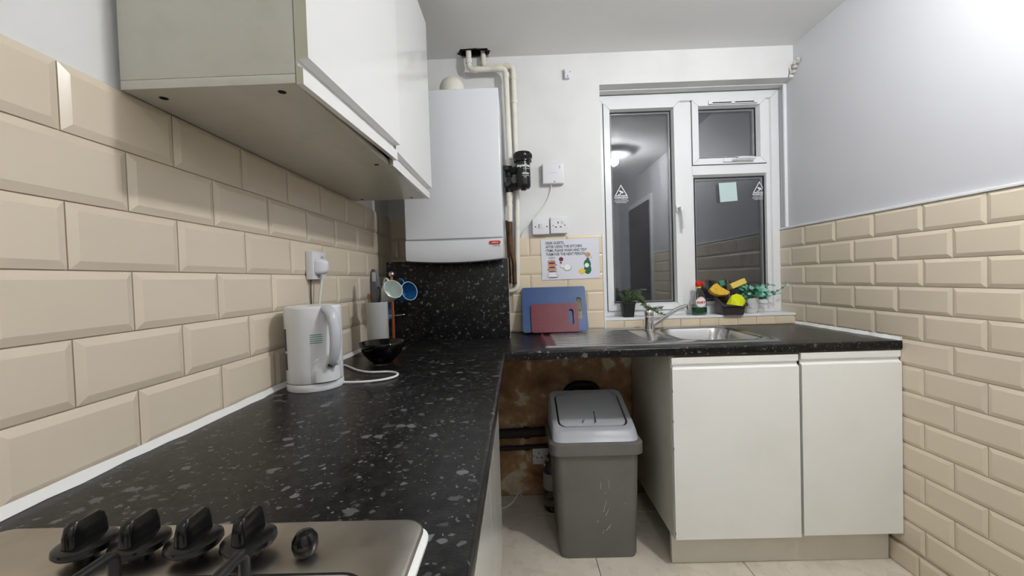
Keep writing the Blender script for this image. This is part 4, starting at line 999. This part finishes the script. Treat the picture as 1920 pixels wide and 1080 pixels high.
for k in range(34):
    a_ = 2*PI*rn.random(); el = rn.uniform(.05, 1.2); rr_ = rn.uniform(.01, .055)
    p = (cx_+rr_*math.cos(a_)*1.0-.006, cy_+rr_*.62*math.sin(a_)-.012, zc+.012+rn.uniform(0, .066)*(1-rr_*8))
    d_ = Vector((math.cos(a_), math.sin(a_)*.8, rn.uniform(-.4, .6)))
    leaf(p, d_, (rn.uniform(-.5, .5), -.9, rn.uniform(.2, .9)), rn.uniform(.030, .046), rn.uniform(.013, .020), 'leafpale' if k % 4 == 0 else 'leafteal')
for sp_ in ([(cx_, cy_, zc), (2.03, .055, zc+.032), (2.07, .04, zc+.030), (2.11, .03, zc+.042), (2.15, .02, zc+.072)], [(cx_+.01, cy_, zc), (2.03, .05, zc+.005), (2.07, .03, zc+.018), (2.118, .015, zc+.030)], [(cx_, cy_, zc), (2.02, .06, zc+.05), (2.05, .055, zc+.072), (2.09, .05, zc+.075)],
            [(cx_-.01, cy_-.01, zc), (1.955, .03, zc+.02), (1.93, .01, zc+.035)]):
    pa = smooth_path(sp_, 5); bm = B(); tube(bm, pa, .0012, 6); obj('stem', bm, 'stem', t)
    for i in range(5, len(pa), 3):
        leaf(pa[i], (rn.uniform(.2, 1), rn.uniform(-.8, .2), rn.uniform(-.3, .6)), (0, -1, .4), rn.uniform(.016, .028), rn.uniform(.005, .010), 'leafteal' if i % 2 else 'leafpale')

# ------------------------------------------------------------------ pedal-less swing bin
t = thing('swing_bin', 'grey plastic swing-top bin under the worktop', 'bin', (1.0, -.36, 0))
bcx, bcy = 1.000, -.362
bm = B()
loft(bm, [rz(rrect(bcx, bcy, .150, .136, .03), .004), rz(rrect(bcx, bcy, .160, .144, .03), .0), rz(rrect(bcx, bcy, .163, .147, .03), .012), rz(rrect(bcx, bcy, .178, .155, .035), .44), rz(rrect(bcx, bcy, .178, .155, .035), .455)]); bd_ = obj('body', bm, 'bin', t, ang=50)
bm = B()
loft(bm, [rz(rrect(bcx, bcy, .176, .154, .035), .446), rz(rrect(bcx, bcy, .196, .168, .04), .446), rz(rrect(bcx, bcy, .196, .168, .04), .490), rz(rrect(bcx, bcy, .189, .162, .04), .494), rz(rrect(bcx, bcy, .183, .156, .045), .497)], True, True); obj('rim', bm, 'bin', t, ang=40)
# lid: sloping hood rising to the back
def lidring(hx_, y0_, y1_, zf, zb, r_=.035):
    pts_ = rrect(bcx, (y0_+y1_)/2, hx_, (y1_-y0_)/2, r_)
    cv = .022*((y1_-y0_)/.3)
    pts_ = [(x, y+cv*((x-bcx)/hx_)**2*(1-(y-y0_)/(y1_-y0_))) for x, y in pts_]
    return [(x, y, zf+(zb-zf)*(y-y0_)/(y1_-y0_)-.012*((x-bcx)/hx_)**2*(1-(y-y0_)/(y1_-y0_))) for x, y in pts_]
y0_, y1_ = bcy-.158, bcy+.158
bm = B()
lo_ = [rz(rrect(bcx, bcy, .183, .156, .045), .4975), lidring(.181, y0_+.003, y1_, .520, .585), lidring(.176, y0_+.014, y1_-.004, .536, .622), lidring(.170, y0_+.026, y1_-.012, .5425, .632), lidring(.152, y0_+.042, y1_-.034, .5475, .626), lidring(.150, y0_+.044, y1_-.036, .541, .618)]
loft(bm, lo_, True, True); obj('lid', bm, 'binlid', t, ang=45)
bm = B(); loft(bm, [lidring(.1498, y0_+.0443, y1_-.0363, .5412, .6182), lidring(.1498, y0_+.0443, y1_-.0363, .5420, .6190)]); obj('flap_gap_shade', bm, 'dark', t, smooth=False)  # dark sheet paints the shade in the gap round the flap
bm = B(); loft(bm, [lidring(.1435, y0_+.0510, y1_-.042, .5445, .6175, .03), lidring(.1435, y0_+.0510, y1_-.042, .549, .627, .03), lidring(.141, y0_+.0535, y1_-.0445, .551, .629, .03)]); fl = obj('flap', bm, 'binlid', t, ang=45)
bm = B()     # scratches on the flap
for (sx, sy, ln, w_) in ((1.012, -.435, .050, .0022), (1.010, -.452, .022, .0030), (.955, -.45, .014, .0022), (.962, -.438, .010, .0015), (1.014, -.395, .012, .003)):
    f_ = lambda x, y: .551+(.078)*(y-(y0_+.051))/((y1_-.041)-(y0_+.051))+.0006-.012*((x-bcx)/.144)**2*(1-(y-y0_-.051)/(y1_-y0_-.092))
    q = [(sx-w_, sy), (sx+w_, sy), (sx+w_*.4+.002, sy+ln), (sx-w_*.4+.002, sy+ln)]
    loft(bm, [[(x, y, f_(x, y)-.0003) for x, y in q], [(x, y, f_(x, y)+.0003) for x, y in q]])
obj('scratch', bm, 'blackmatte', fl, smooth=False)
bm = B(); rn = random.Random(9)
for (sx, sz, ln, an) in ((1.02, .20, .05, 1.3), (1.03, .185, .03, 1.1), (.992, .155, .014, 1), (1.03, .12, .028, .9), (1.04, .13, .02, .9), (1.015, .108, .016, 1.1), (1.11, .235, .005, 0), (1.028, .28, .008, .2), (1.01, .30, .03, 1.5), (1.045, .30, .035, 1.55)):
    yy = bcy-(.147+.008*(sz-.012)/.43)-.0006
    dx, dz = math.cos(an)*ln, math.sin(an)*ln
    q = [(sx, sz), (sx+.0016, sz-.001), (sx+dx+.001, sz+dz), (sx+dx, sz+dz)]
    loft(bm, [[(x, yy+.0004, z) for x, z in q], [(x, yy-.0006, z) for x, z in q]])
obj('scuff_mark', bm, 'scuff', bd_, smooth=False)

# ------------------------------------------------------------------ niche under the worktop
for (zc_, r_, yy, lab) in ((.352, .026, -.032, 'thick grimy dark pipe along the bare plaster under the worktop'), (.265, .013, -.018, 'thin grimy pipe along bare plaster just above the low socket')):
    t = tag(obj('waste_pipe', tube(B(), [(.06, yy, zc_-.012), (1.27, yy, zc_+.022)], r_, 14), 'pipeold', at=(.7, yy, zc_)), lab, 'pipe')
    for xx in (.70, 1.12):
        bm = B(); cyl(bm, (xx, yy, zc_+.005), (xx+.03, yy, zc_+.006), r_*1.25, seg=14); obj('collar', bm, 'pipeold', t)
bm = B(); tube(bm, smooth_path([(.925, -.05, .40), (.93, -.055, .56), (.965, -.06, .610), (1.02, -.062, .618), (1.075, -.06, .605), (1.10, -.055, .55), (1.105, -.05, .40)], 6), .021, 12)
tag(obj('drain_hose', bm, 'blackmatte', at=(1.02, -.06, .4)), 'black drain hose looping up the wall behind the bin', 'hose')
t = thing('wall_socket', 'double white socket low on the bare plaster behind the bin', 'socket', (.815, 0, .18))
bm = B(); box(bm, .744, .890, -.030, -.0005, .182, .270, .004, 2); obj('plate', bm, 'socket', t)
socket_face(t, onback(.782, -.030, .228)); socket_face(t, onback(.852, -.030, .228))
t = thing('plastic_bottle', 'large clear plastic bottle with pale label beside the bin', 'bottle', (.842, -.135, 0))
bm = B(); lathe(bm, [(.0, .0), (.044, .0), (.050, .006), (.050, .06), (.047, .065), (.050, .07), (.050, .10), (.047, .105), (.050, .11), (.050, .20), (.040, .245), (.018, .29), (.013, .30), (.013, .318)], (.842, -.135, .0006), 28); obj('bottle_body', bm, 'clear', t, ang=60)
bm = B(); lathe(bm, [(.0505, .115), (.0508, .116), (.0508, .195), (.0505, .196)], (.842, -.135, .0006), 28); obj('label', bm, 'clothgrey', t)
bm = B(); lathe(bm, [(.0, .3195), (.015, .3195), (.015, .335), (.0, .336)], (.842, -.135, .0006), 16); obj('cap', bm, 'black', t)
tag(obj('floor_cable', tube(B(), smooth_path([(.50, -.10, .006), (.58, -.13, .006), (.63, -.12, .03), (.66, -.08, .05), (.675, -.04, .02), (.68, -.03, .006)], 6), .005, 8), 'cordw', at=(.6, -.12, 0)), 'white cable curling on the floor under the worktop', 'cable')

# ------------------------------------------------------------------ ceiling lamp and an added fill lamp
def ceiling_lamp(p, label, rad, mat):
    t = thing('ceiling_lamp', label, 'lamp', (p.x, p.y, H), 'ceiling lamps')
    bm = B(); lathe(bm, [(.0, 0), (.155, 0), (.160, -.006), (.160, -.036), (.152, -.040), (.03, -.042), (.022, -.060), (.0, -.060)], (p.x, p.y, H-.0005), 40); obj('shading_plate', bm, 'socket', t)  # plate widened to keep the globe's light off the ceiling
    bm = B(); lathe(bm, [(rad*math.sin(PI*k/14), -rad*math.cos(PI*k/14)) for k in range(15)], p, 24); obj('globe', bm, mat, t)
ceiling_lamp(LAMP, 'round white ceiling lamp above the viewer, nearer the window', .04, 'globe')
ceiling_lamp(FILL_LAMP, 'added round white fill lamp behind the viewer, near the rear wall', .032, 'fill_globe')
